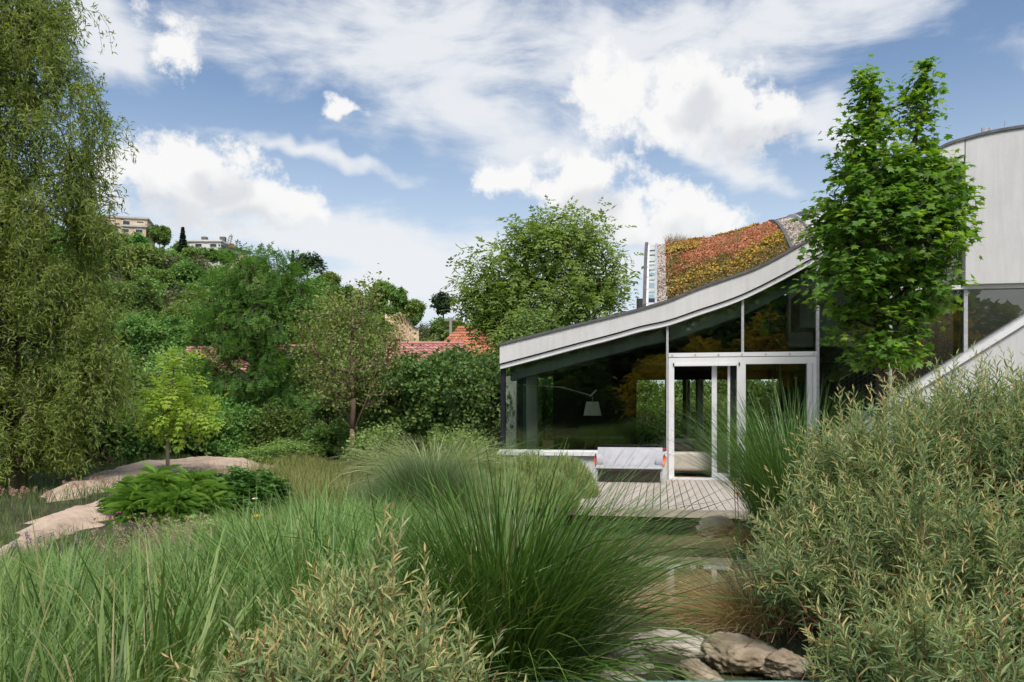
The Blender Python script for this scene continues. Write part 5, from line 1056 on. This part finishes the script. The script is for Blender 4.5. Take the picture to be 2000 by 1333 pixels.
# garden behind the house, seen through the rooms
for u, Y_, s, lab in ((1262, 26.6, .75, 'green shrub seen through the rear window behind the armchair'), (1325, 27, .8, 'green shrub seen through the open door beyond the curtains'), (1395, 26.6, .85, 'green shrub seen through the sliding door'), (1225, 28, .9, 'green shrub beyond the rear window, mostly hidden by the wall')):
    p = PY(u, 799, Y_); t = copy_tree(SH['L'], (p[0], p[1], -.1), rng.uniform(0, 6), (1.6 * s, 1.6 * s, 1.9 * s), lab)
tag(MB().box((-5, 31.5, -.2), (7, 31.8, 1.5)).build('garden_wall', M_cw), 'cream rendered garden wall seen through the open door', 'wall')
# trees behind the photographer, mirrored in the panes
def mirror(u, v, Yr): return PY(u, v, 2 * HY - Yr)
GT = None
for k, (u, v, Yr, s, lab) in enumerate([(1268, 690, -7, 1.0, 'golden leaved tree mirrored in the big window above the armchair'), (1385, 655, -9, 1.05, 'golden leaved tree mirrored in the pane above the sliding door'), (1500, 600, -8, 1.25, 'golden leaved tree mirrored in the pane above the fixed door'), (1830, 600, -8, 1.3, 'golden leaved tree mirrored beside the maple'), (1960, 640, -6, 1.1, 'golden leaved tree mirrored above the diagonal wall')]):
    top = mirror(u, v, Yr); h0 = 5.0; base = np.array([top[0], Yr, -.1]); sz = (top[2] + .1) / h0 * 1.0
    if GT is None:
        GT = thing('golden_tree', lab, 'tree', base); mb, lf = MB(), MB(); env = [(0, 0, 3.4, 1.3, 1.3, .5), (.7, 0, 2.6, 1.0, 1.0, .35), (-.8, .2, 2.8, 1.0, 1, .35), (.2, 0, 4.3, .8, .8, .6), (-.3, 0, 1.8, 1.2, 1.1, .35), (.8, 0, 3.6, .7, .7, .3)]
        P, O = fill_env(env, 260, .3); skeleton(mb, [np.array(q, float) for q in ((0, 0, 0), (0, 0, 1.5), (0, 0, 3), (0, 0, 4.2))], P, .008, .09, 5); leaf_cloud(lf, ASH, P, O, 8, (.2, .2, .07), .28, down=.2, nup=.85); mb.build('trunk', M_bark, GT); lf.build('crown', M_gold, GT); GT.scale = (sz,) * 3
    else: copy_tree(GT, base, rng.uniform(0, 6), sz, lab)
MIRR = ['the dark corner post', 'the left end of the big window', 'the wall lamp', 'the middle of the big window', 'the armchair', 'the steel mullion', 'the sliding door', 'the doors', 'the fixed door', 'the maple trunk', 'the maple crown', 'the diagonal wall']
for k in range(12):
    o = link_mesh('tall_tree', HT[(0, 2, 1)[k % 3]][1]); sz = 1.05 + .18 * math.sin(k * 2.3); o.location = (-10 + k * 2.6, -15 - 2.5 * (k % 2), -.3); o.scale = (sz, sz, sz * (.95 if k % 4 else .75)); o.rotation_euler = (0, 0, k * 1.7); tag(o, 'tall mirrored tree in the glass near ' + MIRR[k], 'tree')
for k in range(9):
    copy_tree(SH['D'], (-8 + k * 2.9, -10.5 - (k % 2), -.1), k * 1.1, 1.25 + .2 * math.sin(k * 1.9), 'mirrored shrub low in the glass near ' + MIRR[k + 1])
for k in range(8):
    p = (-3.4 + k * 1.35, 28.4 + .8 * (k % 2), -.1); copy_tree(SH['H'], p, k * 1.3, (.9, .9, .95), 'hedge shrub in the rear garden seen through the house near ' + ['the end pane', 'the lamp', 'the dark rear wall', 'the armchair', 'the rear sill', 'the curtains', 'the sliding door', 'the fixed door'][k])
# ---------------------------------------------------------------- grasses, shrubs and herbs of the garden
M_misc = leafm('miscanthus_blade', G((0.035, 0.085, 0.016), (0.055, 0.125, 0.026), (0.085, 0.165, 0.035), (0.14, 0.215, 0.06)), 0.3, 0.42, 0.4, rib=(0.17, 0.25, 0.12), jitter=.08)
M_miscd = leafm('dark_miscanthus_blade', [(0, (0.03, 0.075, 0.013)), (.35, (0.05, 0.11, 0.02)), (.7, (0.08, 0.155, 0.028)), (.95, (0.13, 0.20, 0.045)), (.975, (0.28, 0.25, 0.12)), (1, (0.3, 0.26, 0.13))], 0.28, 0.42, 0.4, rib=(0.15, 0.25, 0.085), jitter=.05, gain=1.45)
M_field = leafm('field_grass_blade', [(0, (0.045, 0.10, 0.022)), (.35, (0.075, 0.145, 0.032)), (.7, (0.112, 0.19, 0.044)), (.93, (0.17, 0.24, 0.07)), (.97, (0.30, 0.25, 0.13)), (1, (0.34, 0.27, 0.15))], 0.3, 0.5, 0.35, rib=(0.20, 0.28, 0.13), jitter=.14, gain=1.65)
M_blue = leafm('blue_green_grass', G((0.06, 0.105, 0.05), (0.09, 0.145, 0.07), (0.13, 0.185, 0.095), (0.19, 0.23, 0.11)), 0.25, 0.6, jitter=.05)
M_varieg = leafm('striped_grass', G((0.10, 0.15, 0.05), (0.16, 0.21, 0.08), (0.25, 0.29, 0.13), (0.34, 0.36, 0.19)), 0.3, 0.5, rib=(0.42, 0.44, 0.28), jitter=.05)
M_meadow = leafm('meadow_blade', G((0.09, 0.12, 0.03), (0.14, 0.175, 0.045), (0.20, 0.21, 0.07), (0.27, 0.24, 0.12)), 0.3, 0.6, jitter=.0)
M_bed = leafm('bed_blade', G((0.03, 0.065, 0.018), (0.05, 0.09, 0.022), (0.08, 0.12, 0.03), (0.14, 0.14, 0.05)), 0.25, 0.6, jitter=.0)
M_dryg = leafm('dry_blade', G((0.20, 0.125, 0.06), (0.30, 0.20, 0.10), (0.38, 0.28, 0.16), (0.10, 0.115, 0.05)), 0.25, 0.7, jitter=.05)
M_sedge = leafm('sedge_blade', G((0.025, 0.05, 0.022), (0.04, 0.07, 0.03), (0.07, 0.095, 0.04)), 0.2, 0.6, jitter=.05)
M_lav = leafm('lavender_leaf', G((0.12, 0.16, 0.06), (0.17, 0.215, 0.085), (0.22, 0.265, 0.115), (0.27, 0.30, 0.15)), 0.35, 0.7, jitter=.08, gain=1.9)
M_salix = leafm('willow_shrub_leaf', [(0, (0.08, 0.125, 0.058)), (0.25, (0.125, 0.175, 0.084)), (0.55, (0.19, 0.235, 0.11)), (0.76, (0.24, 0.27, 0.12)), (0.90, (0.30, 0.30, 0.14)), (1, (0.40, 0.31, 0.16))], 0.3, 0.5, 0.35, jitter=.05, tcol=(1.15, 1.2, .75), gain=1.75)
M_stem = surf('red_stem', [(0.3, (0.20, 0.10, 0.05)), (0.7, (0.34, 0.18, 0.10))], 0.6, 5, use_var=True)
M_herb = leafm('herb_leaf', G((0.05, 0.11, 0.016), (0.08, 0.155, 0.024), (0.12, 0.20, 0.035)), 0.3, 0.42, jitter=.08, gain=2.2)
M_herbd = leafm('dark_herb_leaf', G((0.03, 0.075, 0.016), (0.05, 0.11, 0.024), (0.08, 0.15, 0.035)), 0.28, 0.5, jitter=.08, gain=1.8)
M_pink = leafm('pink_plume', G((0.34, 0.24, 0.18), (0.44, 0.32, 0.25), (0.54, 0.42, 0.34)), 0.2, 0.8, gain=1)
M_pinkf = leafm('pink_flower', G((0.40, 0.20, 0.17), (0.48, 0.28, 0.24), (0.52, 0.36, 0.31)), 0.2, 0.7, gain=1)
M_white = leafm('white_petal', G((0.75, 0.75, 0.72), (0.82, 0.82, 0.8)), 0.2, 0.6, gain=1); M_yel = leafm('yellow_petal', G((0.70, 0.42, 0.01), (0.80, 0.55, 0.02)), 0.2, 0.5, gain=1); M_purp = leafm('purple_flower', G((0.22, 0.04, 0.14), (0.32, 0.08, 0.22)), 0.2, 0.6); M_violet = leafm('violet_flower', G((0.06, 0.03, 0.12), (0.10, 0.05, 0.18)), 0.2, 0.6)
RTv = (RT[0], RT[1])
def gthing(name, label, u, D, parts, cat='grass', group=None, z=None):
    b_ = at_base(u, D, z); t = thing(name, label, cat, b_, TH, group)        # local x runs along the picture, local y away from it
    for nm, mb_, m in parts: mb_.build(nm, m, t)
    return t
# the great dark clump before the deck
m1 = MB(); grass(m1, 1500, .26, (1.0, 1.62), (2, 32), (12, 75), .0155, 7, wind=(.06, -.03), pw=1.8); grass(m1, 420, .30, (.8, 1.35), (20, 55), (40, 120), .0155, 7, wind=(.06, -.05)); grass(m1, 200, .28, (1.05, 1.45), (12, 38), (25, 70), .010, 7, wind=(.18, -.02), az=(-1.2, 1.2)); grass(m1, 260, .36, (.6, 1.0), (35, 62), (60, 130), .011, 7, az=(-2.6, -.2))
gthing('miscanthus_clump', 'great dark green arching grass clump in the middle, in front of the deck', 995, 4.5, [('blades', m1, M_miscd)])
# tall clump by the fixed door
m2 = MB(); grass(m2, 1150, .34, (1.3, 2.05), (2, 32), (8, 48), .013, 6, wind=(-.08, 0)); grass(m2, 380, .3, (1.2, 1.9), (12, 36), (12, 55), .012, 6, wind=(-.12, 0), az=(1.6, 4.6))
gthing('miscanthus_clump', 'tall bright grass clump standing before the white framed fixed door', 1545, 9.2, [('blades', m2, M_misc)], z=-.05)
# round blue green dome, striped arching grass, dark arching grass
m3 = MB(); grass(m3, 5600, .24, (.85, 1.22), (0, 46), (5, 45), .0055, 4, rp=.8); gthing('fine_grass_clump', 'round dome of fine blue green grass left of the lavender bed', 832, 10.8, [('blades', m3, M_blue)])
m3 = MB(); grass(m3, 1600, .18, (.5, .75), (0, 45), (5, 50), .0045, 4, rp=.8); gthing('fine_grass_clump', 'smaller hazy tuft of fine blue green grass left of the round dome', 742, 11.5, [('blades', m3, M_blue)])
m4 = MB(); grass(m4, 1700, .32, (1.3, 1.95), (2, 36), (50, 125), .016, 6); gthing('striped_grass_clump', 'cream striped arching grass behind the blue green dome', 845, 13.2, [('blades', m4, M_varieg)])
m4 = MB(); grass(m4, 800, .28, (1.2, 1.9), (5, 36), (50, 120), .013, 6); gthing('arching_grass_clump', 'dark arching grass tuft beside the corner of the house', 945, 15.2, [('blades', m4, M_miscd)])
# lavender bed along the plinth
lav = None
def b_lav(t):
    f, s_ = MB(), MB(); n = 4200; a = rng.uniform(0, 6.28, n); q = rng.random(n) ** .5; x, y = np.cos(a) * q * .55, np.sin(a) * q * .42; z = .42 * (1 - q ** 2.6) * rng.uniform(.5, 1.0, n)
    P = np.stack([x, y, z], -1); d = np.stack([x * .9, y * .9, np.full(n, .75)], -1) + rng.normal(size=(n, 3)) * .22; f.scatter((LEAF2[0] * [.10, 1, 1], LEAF2[1], LEAF2[2], LEAF2[3]), P, frames(d, rdir(n)), rng.uniform(.08, .17, n), rng.random(n)); f.build('foliage', M_lav, t)
    p1 = P[:80]; b0 = p1 * [.25, .25, 0]; s_.tubes(np.stack([b0, (b0 + p1) / 2, p1], 1), np.tile([.008, .006, .003], (80, 1)), 3); s_.build('stems', M_bark, t)
for k, (u, D, s, lab) in enumerate([(965, 13.2, 1.0, 'pale green lavender mound at the left end of the bed under the sill'), (1035, 13.4, 1.05, 'pale green lavender mound in the middle of the bed under the sill'), (1100, 13.6, 1.0, 'pale green lavender mound beside the grey bench'), (1000, 12.1, .8, 'low lavender mound in front, by the grey timber edging'), (1075, 12.3, .8, 'low lavender mound at the corner of the deck'), (925, 12.2, .85, 'low lavender mound beside the blue green dome')]):
    b_ = at_base(u, D, -.02)
    if lav is None: lav = thing('lavender_mound', lab, 'lavender', b_, TH, 'lavender mounds under the sill'); b_lav(lav); lav.scale = (1, 1, 1.4)
    else: copy_tree(lav, b_, rng.uniform(0, 6), (s, s, s * 1.4), lab)
# dry sedge clumps on the pond's right bank
m5, m6 = MB(), MB(); grass(m5, 2000, .30, (.55, 1.0), (10, 62), (30, 115), .0048, 6, wind=(-.16, -.05)); grass(m5, 900, .3, (.5, .95), (20, 70), (40, 130), .0048, 6, wind=(-.2, -.1), az=(2, 5)); grass(m6, 1500, .25, (.5, .9), (2, 42), (10, 60), .005, 5, off=(.2, .05, 0))
gthing('sedge_clump', 'dark sedge clump with a skirt of dry tan blades on the pond bank', 1475, 6.2, [('dry_blades', m5, M_dryg), ('green_blades', m6, M_sedge)], z=-.30)
m5, m6 = MB(), MB(); grass(m5, 900, .3, (.35, .75), (10, 60), (30, 110), .004, 5, wind=(-.12, -.05)); grass(m6, 250, .25, (.35, .7), (2, 35), (10, 60), .004, 5)
gthing('sedge_clump', 'dry straw coloured grass at the right front corner of the deck', 1478, 9.4, [('dry_blades', m5, M_dryg), ('green_blades', m6, M_sedge)], z=-.12)
m5 = MB(); grass(m5, 420, .25, (.3, .6), (10, 60), (30, 110), .004, 5, wind=(-.1, 0)); gthing('sedge_clump', 'small dry grass tuft at the pond edge below the great grass clump', 1215, 6.3, [('dry_blades', m5, M_dryg)], z=-.38)
m5 = MB(); grass(m5, 520, .3, (.4, .75), (5, 50), (20, 100), .004, 5); gthing('sedge_clump', 'thin tan reeds standing in the pond beside the great grass clump', 1120, 7.2, [('dry_blades', m5, M_dryg)], z=-.42)
# ---- field of tall grass in the foreground, each clump its own
def b_field(n, seg=5, w=.011):
    def f(t): m = MB(); grass(m, n, .17, (.62, 1.15), (2, 36), (8, 62), w, seg, wind=(.05, 0)); grass(m, n // 5, .17, (.4, .8), (15, 55), (30, 110), w, seg); m.build('blades', M_field, t)
    return f
FG = []
for k in range(4):
    t = thing('tall_grass_clump', 'x', 'grass', (0, 0, 0)); b_field(250, 6, .018)(t); FG.append([t, True])
VT_U = [-400, 0, 200, 300, 400, 500, 600, 750, 850, 950]; VT_V = [1080, 1070, 1060, 1045, 1018, 990, 965, 968, 992, 1010]
frng = np.random.default_rng(5); spots = []
for d in np.concatenate([np.arange(2.7, 5, .42), np.arange(5, 9.6, .52)]):
    for l in np.arange(-.78 * d, -.05 * d, .44):
        dd = d + frng.uniform(-.15, .15); ll = l + frng.uniform(-.15, .15); u = 1000 + F * ll / dd
        if u > 930 or u < -260: continue
        if dd > 6.6 and u < 330: continue
        if dd < 3.6 and 420 < u < 900: continue
        spots.append((dd, ll, u))
cnt = {}; spots.sort()
ORD = ['nearest', 'second', 'third', 'fourth', 'fifth', 'sixth', 'seventh', 'eighth', 'ninth', 'tenth', 'eleventh', 'twelfth', 'thirteenth', 'fourteenth', 'fifteenth', 'sixteenth', 'seventeenth', 'eighteenth', 'nineteenth', 'twentieth'] + ['row%d' % q for q in range(21, 60)]
LMK = ['the left edge of the picture', 'the violet flowers', 'the clover heads', 'the pink plumed grass', 'the darker herb', 'the daisy', 'the sparse tree', 'the light green shrub', 'the blue green dome']
for i, (dd, ll, u) in enumerate(spots):
    p = FW * dd + RT * ll; p[2] = gz(p); h = EYE - (np.interp(u, VT_U, VT_V) - 799) / F * dd - p[2]; s = float(np.clip(h * frng.uniform(.72, 1.04), .34, 1.25)) / .93
    t, fresh = FG[i % 4]; bi = int(np.digitize(u, [60, 190, 290, 400, 500, 620, 740, 840])); cnt[bi] = cnt.get(bi, 0) + 1
    lab = f'field grass clump below {LMK[bi]}, {ORD[cnt[bi] - 1]} back from the camera'; grp = 'clumps of the foreground grass field'
    sx = float(np.clip(s * .5 + .5, .7, 1.15))
    if fresh: t.location = [float(x) for x in p]; t.scale = (sx, sx, s); t['label'] = lab; t['group'] = grp; FG[i % 4][1] = False
    else: copy_tree(t, p, frng.uniform(0, 6.28), (sx, sx, s), lab, grp)
# ---- willow shrubs with red stems
def salix(name, label, u, D, env, n, K, ls, lw, inner=.25, lng=(.22, .48), tips=.62, z=None, tall=0):
    b_ = at_base(u, D, z); t = thing(name, label, 'shrub', b_); e = np.array(env); e[:, :3] -= b_
    P, O = fill_env(e, n, inner); ok = P[:, 2] > .06; P, O = P[ok], O[ok]; S = len(P)
    Dv = nrm(O * .75 + rng.normal(size=(S, 3)) * .38 + [0, 0, .45]); ln = rng.uniform(lng[0], lng[1], S); P0 = P - Dv * (ln * .75)[:, None]
    lf, st = MB(), MB(); shoots(lf, st, P0, Dv, ln, K, ls, lw, sr=.0028, tips=tips)
    if tall:                                              # long new rods standing out of the top
        k = rng.choice(S, tall); up = O[k][:, 2] > -.2; k = k[up]; Dt = nrm(O[k] * .35 + rng.normal(size=(len(k), 3)) * .2 + [0, 0, 1]); shoots(lf, st, P[k] - Dt * .1, Dt, rng.uniform(.22, .48, len(k)), K, ls * 1.05, lw, sr=.0032, tips=.6)
    m = 70; q = rng.choice(S, m); b0 = rng.normal(size=(m, 3)) * [.15, .15, 0]; st.tubes(np.stack([b0, b0 * .5 + P0[q] * .5 + [0, 0, .1], P0[q]], 1), np.tile([.012, .008, .004], (m, 1)), 4)
    st.build('stems', M_stem, t); lf.build('foliage', M_salix, t); return t
ep = lambda u, v, D, ru, rv, rd=None: (*PD(u, v, D), ru * D / F, (rd or ru) * D / F, rv * D / F)
salix('willow_shrub', 'great grey green willow shrub with orange tips filling the lower right corner', 1850, 5.0,
      [ep(1900, 960, 5.4, 230, 230, 260), ep(2050, 935, 5.2, 200, 210), ep(1740, 970, 5.2, 170, 165), ep(1650, 960, 5.3, 105, 100), ep(1800, 1120, 4.6, 210, 190), ep(2000, 1180, 4.2, 230, 220), ep(1600, 1060, 5.2, 120, 110), ep(1760, 1290, 3.9, 190, 110), ep(1950, 1330, 3.5, 220, 130), ep(1560, 1130, 4.7, 110, 70), ep(2200, 1050, 5, 220, 250), ep(1880, 835, 5.6, 130, 80)], 2700, 28, .088, .0135, .35, (.25, .72), tips=.52, tall=130, z=-.15)
salix('willow_shrub', 'small willow shrub with orange tips at the bottom, left of the great grass clump', 680, 2.9,
      [ep(690, 1250, 2.9, 110, 120), ep(610, 1310, 2.8, 110, 100), ep(780, 1290, 2.9, 120, 90), ep(680, 1360, 2.6, 240, 100), ep(900, 1380, 2.7, 110, 60), ep(690, 1190, 2.95, 60, 40), ep(450, 1400, 2.6, 90, 70)], 430, 26, .078, .0128, .2, (.2, .44), .55, tall=14)
# ---- herbs
def whorls(n, r, h, ls, lw, m, u, D, label, name='herb_clump', k=9, flat=.5, cat='herb'):
    lf, st = MB(), MB(); a = rng.uniform(0, 6.28, n); q = rng.random(n) ** .55 * r; top = np.stack([np.cos(a) * q, np.sin(a) * q, h * (1 - .3 * (q / r) ** 2) * rng.uniform(.7, 1, n)], -1); b0 = top * [.35, .35, 0]
    st.tubes(np.stack([b0, (b0 + top) / 2, top], 1), np.tile([.006, .005, .004], (n, 1)), 4)
    for lev, s in ((0, 1.0), (.09, 1.1), (.22, 1.0)):
        A = rng.uniform(0, 6.28, (n, 1)) + np.arange(k)[None] * 6.28 / k; d = np.stack([np.cos(A), np.sin(A), flat * rng.uniform(-.2, 1.6, (n, k)) * (1 if lev == 0 else .5)], -1).reshape(-1, 3); P = np.repeat(top - [0, 0, lev * h], k, 0)
        lf.scatter((LANCE[0] * [lw / ls, 1, 1.2], LANCE[1], LANCE[2], LANCE[3]), P, frames(d, np.array([0, 0, 1.]) + rng.normal(size=d.shape) * .2), ls * s * rng.uniform(.7, 1.2, len(d)), rng.random(len(d)))
    return gthing(name, label, u, D, [('stems', st, M_herbd), ('leaves', lf, m)], cat)
whorls(62, .55, .84, .25, .027, M_herb, 335, 9.6, 'bright green herb clump with whorled narrow leaves beside the sandy path', k=12); whorls(150, .6, .85, .09, .032, M_herbd, 470, 10.2, 'darker leafy herb clump right of the bright green herb', k=7); whorls(60, .4, .42, .07, .03, M_herbd, 255, 11.5, 'low dark herb at the bend of the sandy path', k=6)
whorls(70, .5, .42, .10, .05, M_light, 300, 4.6, 'pale yellow green leafy herb among the lower left grasses', k=7); whorls(60, .35, .5, .05, .02, M_lav, 385, 8.0, 'frothy pale yellow flowered herb below the bright green herb', k=6)
# pink plumed grass
def plumes(n, r, h, u, D, label, m=M_pink, name='plume_grass', sz=.02, pl=.28):
    gb, pb = MB(), MB(); P = grass(gb, n, r, (h * .75, h), (2, 22), (2, 25), .004, 5); tip = P[:, -1]; d = nrm(P[:, -1] - P[:, -2]); k = 60; t_ = rng.random((n, k)); pos = tip[:, None] - d[:, None] * (t_ * pl)[..., None] + rng.normal(size=(n, k, 3)) * (.018 * (1 - abs(2 * t_ - 1)) + .004)[..., None]
    pb.scatter((LEAF2[0] * [.35, 1, 1], LEAF2[1], LEAF2[2], LEAF2[3]), pos.reshape(-1, 3), frames(rdir(n * k) + np.repeat(d, k, 0), rdir(n * k)), sz * rng.uniform(.6, 1.3, n * k), rng.random(n * k)); grass(gb, n * 3, r, (h * .4, h * .7), (5, 35), (10, 60), .005, 4)
    return gthing(name, label, u, D, [('blades', gb, M_field), ('plumes', pb, m)])
plumes(70, .30, .72, 300, 6.3, 'pink plumed grass beside the lower stretch of sandy path'); plumes(26, .2, .60, 345, 5.8, 'thin pink plumes right of the larger plumed grass', pl=.2)
plumes(44, .45, .95, 60, 15.6, 'tall pink flower spikes under the willow at the far left', M_pinkf, 'pink_flower_clump', .022, .2); plumes(30, .3, .8, 185, 17, 'pink flower spikes beside the upper end of the sandy path', M_pinkf, 'pink_flower_clump', .02, .18); plumes(36, .5, .38, 190, 14.0, 'low pink flowers on the bank between the two stretches of path', M_pinkf, 'pink_flower_clump', .016, .05); plumes(40, .6, .5, 440, 15.5, 'thin pink seed heads in front of the upper sandy path', M_pink, 'plume_grass', .022, .14); plumes(20, .4, .5, 20, 11.5, 'sparse pink flowers at the left end of the lower path', M_pinkf, 'pink_flower_clump', .02, .08)
# single flowers
def daisy(u, v, D, label, petals, m, r, name, core=M_yel, up=True):
    p = PD(u, v, D); b_ = p.copy(); b_[2] = gz(p) - .03; t = thing(name, label, 'flower', b_); h = p[2] - b_[2]; MB().tube([(0, 0, 0), (.02, 0, h * .5), (0, 0, h)], .004, 4).build('stem', M_herbd, t)
    A = np.arange(petals) * 6.28 / petals; d = np.stack([np.cos(A), np.sin(A), np.full(petals, .25)], -1); f = MB(); f.scatter((LANCE[0] * [.38, 1, 1], LANCE[1], LANCE[2], LANCE[3]), np.tile([0, 0, h], (petals, 1)), frames(d - FW * .5, np.array([0, 0, 1.]) - FW), np.full(petals, r), rng.random(petals)); f.build('petals', m, t); c = MB(); c.tube([(0, 0, h - .004), (0, -.004, h + .008)], r * .3, 8); c.build('centre', core, t)
daisy(498, 975, 8.0, 'white daisy standing above the grass right of the herbs', 12, M_white, .03, 'daisy'); daisy(503, 1009, 6.6, 'yellow iris flower in the foreground grass below the daisy', 6, M_yel, .045, 'iris_flower'); daisy(1434, 942, 9.0, 'yellow iris flower at the right edge of the deck, upper bloom', 6, M_yel, .035, 'iris_flower'); daisy(1440, 962, 8.9, 'yellow iris flower at the right edge of the deck, lower bloom', 6, M_yel, .035, 'iris_flower'); daisy(420, 1072, 6.0, 'yellow iris bud deep in the foreground grass', 5, M_yel, .03, 'iris_flower'); daisy(232, 1002, 7.4, 'purple clover head at the edge of the sandy path', 14, M_purp, .026, 'clover', M_purp); daisy(215, 1010, 7.4, 'second purple clover head a little lower left', 14, M_purp, .022, 'clover', M_purp); daisy(130, 948, 13.5, 'small white daisy on the dark bank under the willow', 10, M_white, .035, 'daisy')
plumes(14, .35, .42, 55, 7.6, 'small dark violet flowers at the edge of the lower path', M_violet, 'violet_flower_clump', .014, .05)
# dock leaf by the stones
dk = gthing('dock_plant', 'single broad green dock leaf standing in front of the flat stone', 1305, 5.2, [], 'herb', z=-.35); lf = MB(); lf.scatter((LANCE[0] * [.26, 1, .5], LANCE[1], LANCE[2], LANCE[3]), np.array([[0, 0, .13]]), frames(np.array([[.05, 0, 1.]]), np.array([[0, -1., .1]])), [.20], [.6]); lf.build('leaf', M_herb, dk); MB().tube([(0, 0, -.15), (0, 0, .15)], .006, 5).build('stem', M_herb, dk)
# ---- ground grasses that nobody could count
PATHS = [np.array([PZ(u, v, 0)[:2] for u, v in q]) for q in ([(60, 962), (150, 938), (215, 921), (275, 909), (345, 902), (430, 899), (540, 902), (545, 913), (480, 920), (400, 930), (310, 943), (240, 955), (190, 962), (100, 978)], [(-40, 1078), (30, 1042), (100, 1002), (150, 988), (200, 981), (290, 974), (360, 972), (380, 992), (310, 998), (250, 1006), (190, 1018), (130, 1032), (60, 1062), (0, 1110)])]
def carpet(n, boxd, ulim, h, m, name, w=.006, seg=3, skip_path=True, lean=(5, 40), vl=(0, 1)):
    D_ = np.sqrt(rng.uniform(boxd[0] ** 2, boxd[1] ** 2, n)); u = rng.uniform(ulim[0], ulim[1], n); l = (u - 1000) / F * D_; x = FW[0] * D_ + RT[0] * l; y = FW[1] * D_ + RT[1] * l
    ok = np.ones(n, bool)
    if skip_path:
        for q in PATHS: ok &= ~(in_poly(x, y, q) & (rng.random(len(x)) > .05))
    ok &= ~((y > 12) & (x > DX0 - .1)); ok &= ~in_poly(x, y, POND); x, y = x[ok], y[ok]; n = len(x)
    hh = h[0] + (h[1] - h[0]) * (0.5 + .5 * np.sin(x * 1.7 + 2 * np.sin(y * .9))) * rng.uniform(.4, 1, n)
    m_ = MB(); P = grass(m_, n, 0, (1, 1), lean, (5, 70), 1, seg); V = m_.V[0].reshape(n, seg + 1, 2, 3); V *= hh[:, None, None, None]; mid = V.mean(2, keepdims=True); wd = (V - mid); wd *= (w / np.maximum(hh, .01))[:, None, None, None] if np.ndim(w) else (w / hh)[:, None, None, None]; V[:] = mid + wd
    V[..., 0] += x[:, None, None]; V[..., 1] += y[:, None, None]; V[..., 2] += GZ(x, y)[:, None, None] - .02; m_.V[0] = V.reshape(-1, 3); m_.A[0] = (vl[0] + (vl[1] - vl[0]) * np.clip(m_.A[0], 0, 1)).astype(np.float32)
    o = m_.build(name, m, None, kind='stuff'); return o
tag(carpet(26000, (9.5, 23), (400, 900), (.18, .62), M_meadow, 'meadow_grass', .008), 'pale yellow green meadow grass between the herbs and the sparse tree', 'grass')
tag(carpet(22000, (10.5, 24), (-420, 420), (.16, .52), M_bed, 'bank_grass', .008), 'dark low grass on the bank around the sandy path', 'grass')
tag(carpet(15000, (3.0, 9.8), (-300, 1130), (.12, .42), M_field, 'undergrass', .008), 'short green grass between the tall clumps of the foreground', 'grass')
tag(carpet(9000, (2.2, 5.6), (900, 2300), (.06, .25), M_bed, 'bank_weeds', .006), 'short dark weeds between the boulders and the willow shrub', 'grass')
# ---------------------------------------------------------------- boulders
def boulder(u, v, D, sx, sy, sz, m, label, seed, rz=0, name='boulder', sub=5, z=None):
    bm = bmesh.new(); bmesh.ops.create_icosphere(bm, subdivisions=sub, radius=1.0); r = np.random.default_rng(seed); pl = nrm(r.normal(size=(13, 3)) * [1, 1, .8]); off = r.uniform(.62, .95, 13); so = Vector((seed * 3.1, 0, 0))
    for vv in bm.verts:
        c = np.array(vv.co); dd = c @ pl.T; k = 1.0
        mx = np.max(np.where(dd > .05, dd / off, 0)); k = min(1.0, 1 / max(mx, 1e-3)) if mx > 1 else 1.0
        p = Vector(c * k); n1_ = mnoise.fractal(p * 1.6 + so, 1, 2, 4); n2_ = mnoise.fractal(p * 6 + so, .9, 2.1, 5); n3_ = mnoise.noise(p * 17 + so); vv.co = p * (1 + .13 * n1_ + .085 * n2_ + .028 * n3_)
        vv.co.x *= sx; vv.co.y *= sy; vv.co.z *= sz
    me = bpy.data.meshes.new(name); bm.to_mesh(me); bm.free(); me.materials.append(m); o = bpy.data.objects.new(name, me); C.objects.link(o); p = PD(u, v, D); o.location = p if z is None else (p[0], p[1], z); o.rotation_euler = (0, .05, TH + rz); me.polygons.foreach_set('use_smooth', np.ones(len(me.polygons), bool)); return tag(o, label, 'boulder')
boulder(1452, 1280, 4.9, .27, .24, .13, M_rock, 'rounded brown boulder at the pond edge beside the willow shrub', 3, .2)
boulder(1312, 1272, 5.3, .30, .20, .115, M_rock2, 'pale flat topped boulder left of the brown boulder', 5, -.1)
boulder(1222, 1300, 4.9, .17, .15, .11, M_rock2, 'pale boulder half hidden behind grass tips at the bottom', 8, .4)
boulder(1360, 1325, 4.6, .16, .14, .10, M_rock, 'crumbly tan stone under the flat topped boulder', 11, .1)
boulder(1200, 1335, 4.3, .16, .12, .08, M_rock2, 'low pale stone at the bottom edge under the grass tips', 14)
boulder(1540, 1300, 4.6, .16, .14, .09, M_rock, 'dark stone in the shade of the willow shrub', 17)
boulder(1400, 1032, 9.9, .26, .2, .14, M_rock2, 'pale round stone under the right front corner of the deck', 21, .3)
boulder(1455, 1045, 9.7, .2, .2, .13, M_rock, 'tan stone behind the dry grass at the deck corner', 24)

# teal pond liner edge at the very bottom
t = MB().box((-.9, -.05, -.012), (.75, .05, .012)).build('pond_edging', surf('teal_edging', [(0.4, (0.10, 0.22, 0.19)), (0.6, (0.14, 0.28, 0.24))], .5, 4)); p = PD(1370, 1341, 4.1); t.location = p; t.rotation_euler = (0, 0, TH); tag(t, 'teal strip of pond edging at the bottom below the boulders', 'edging')
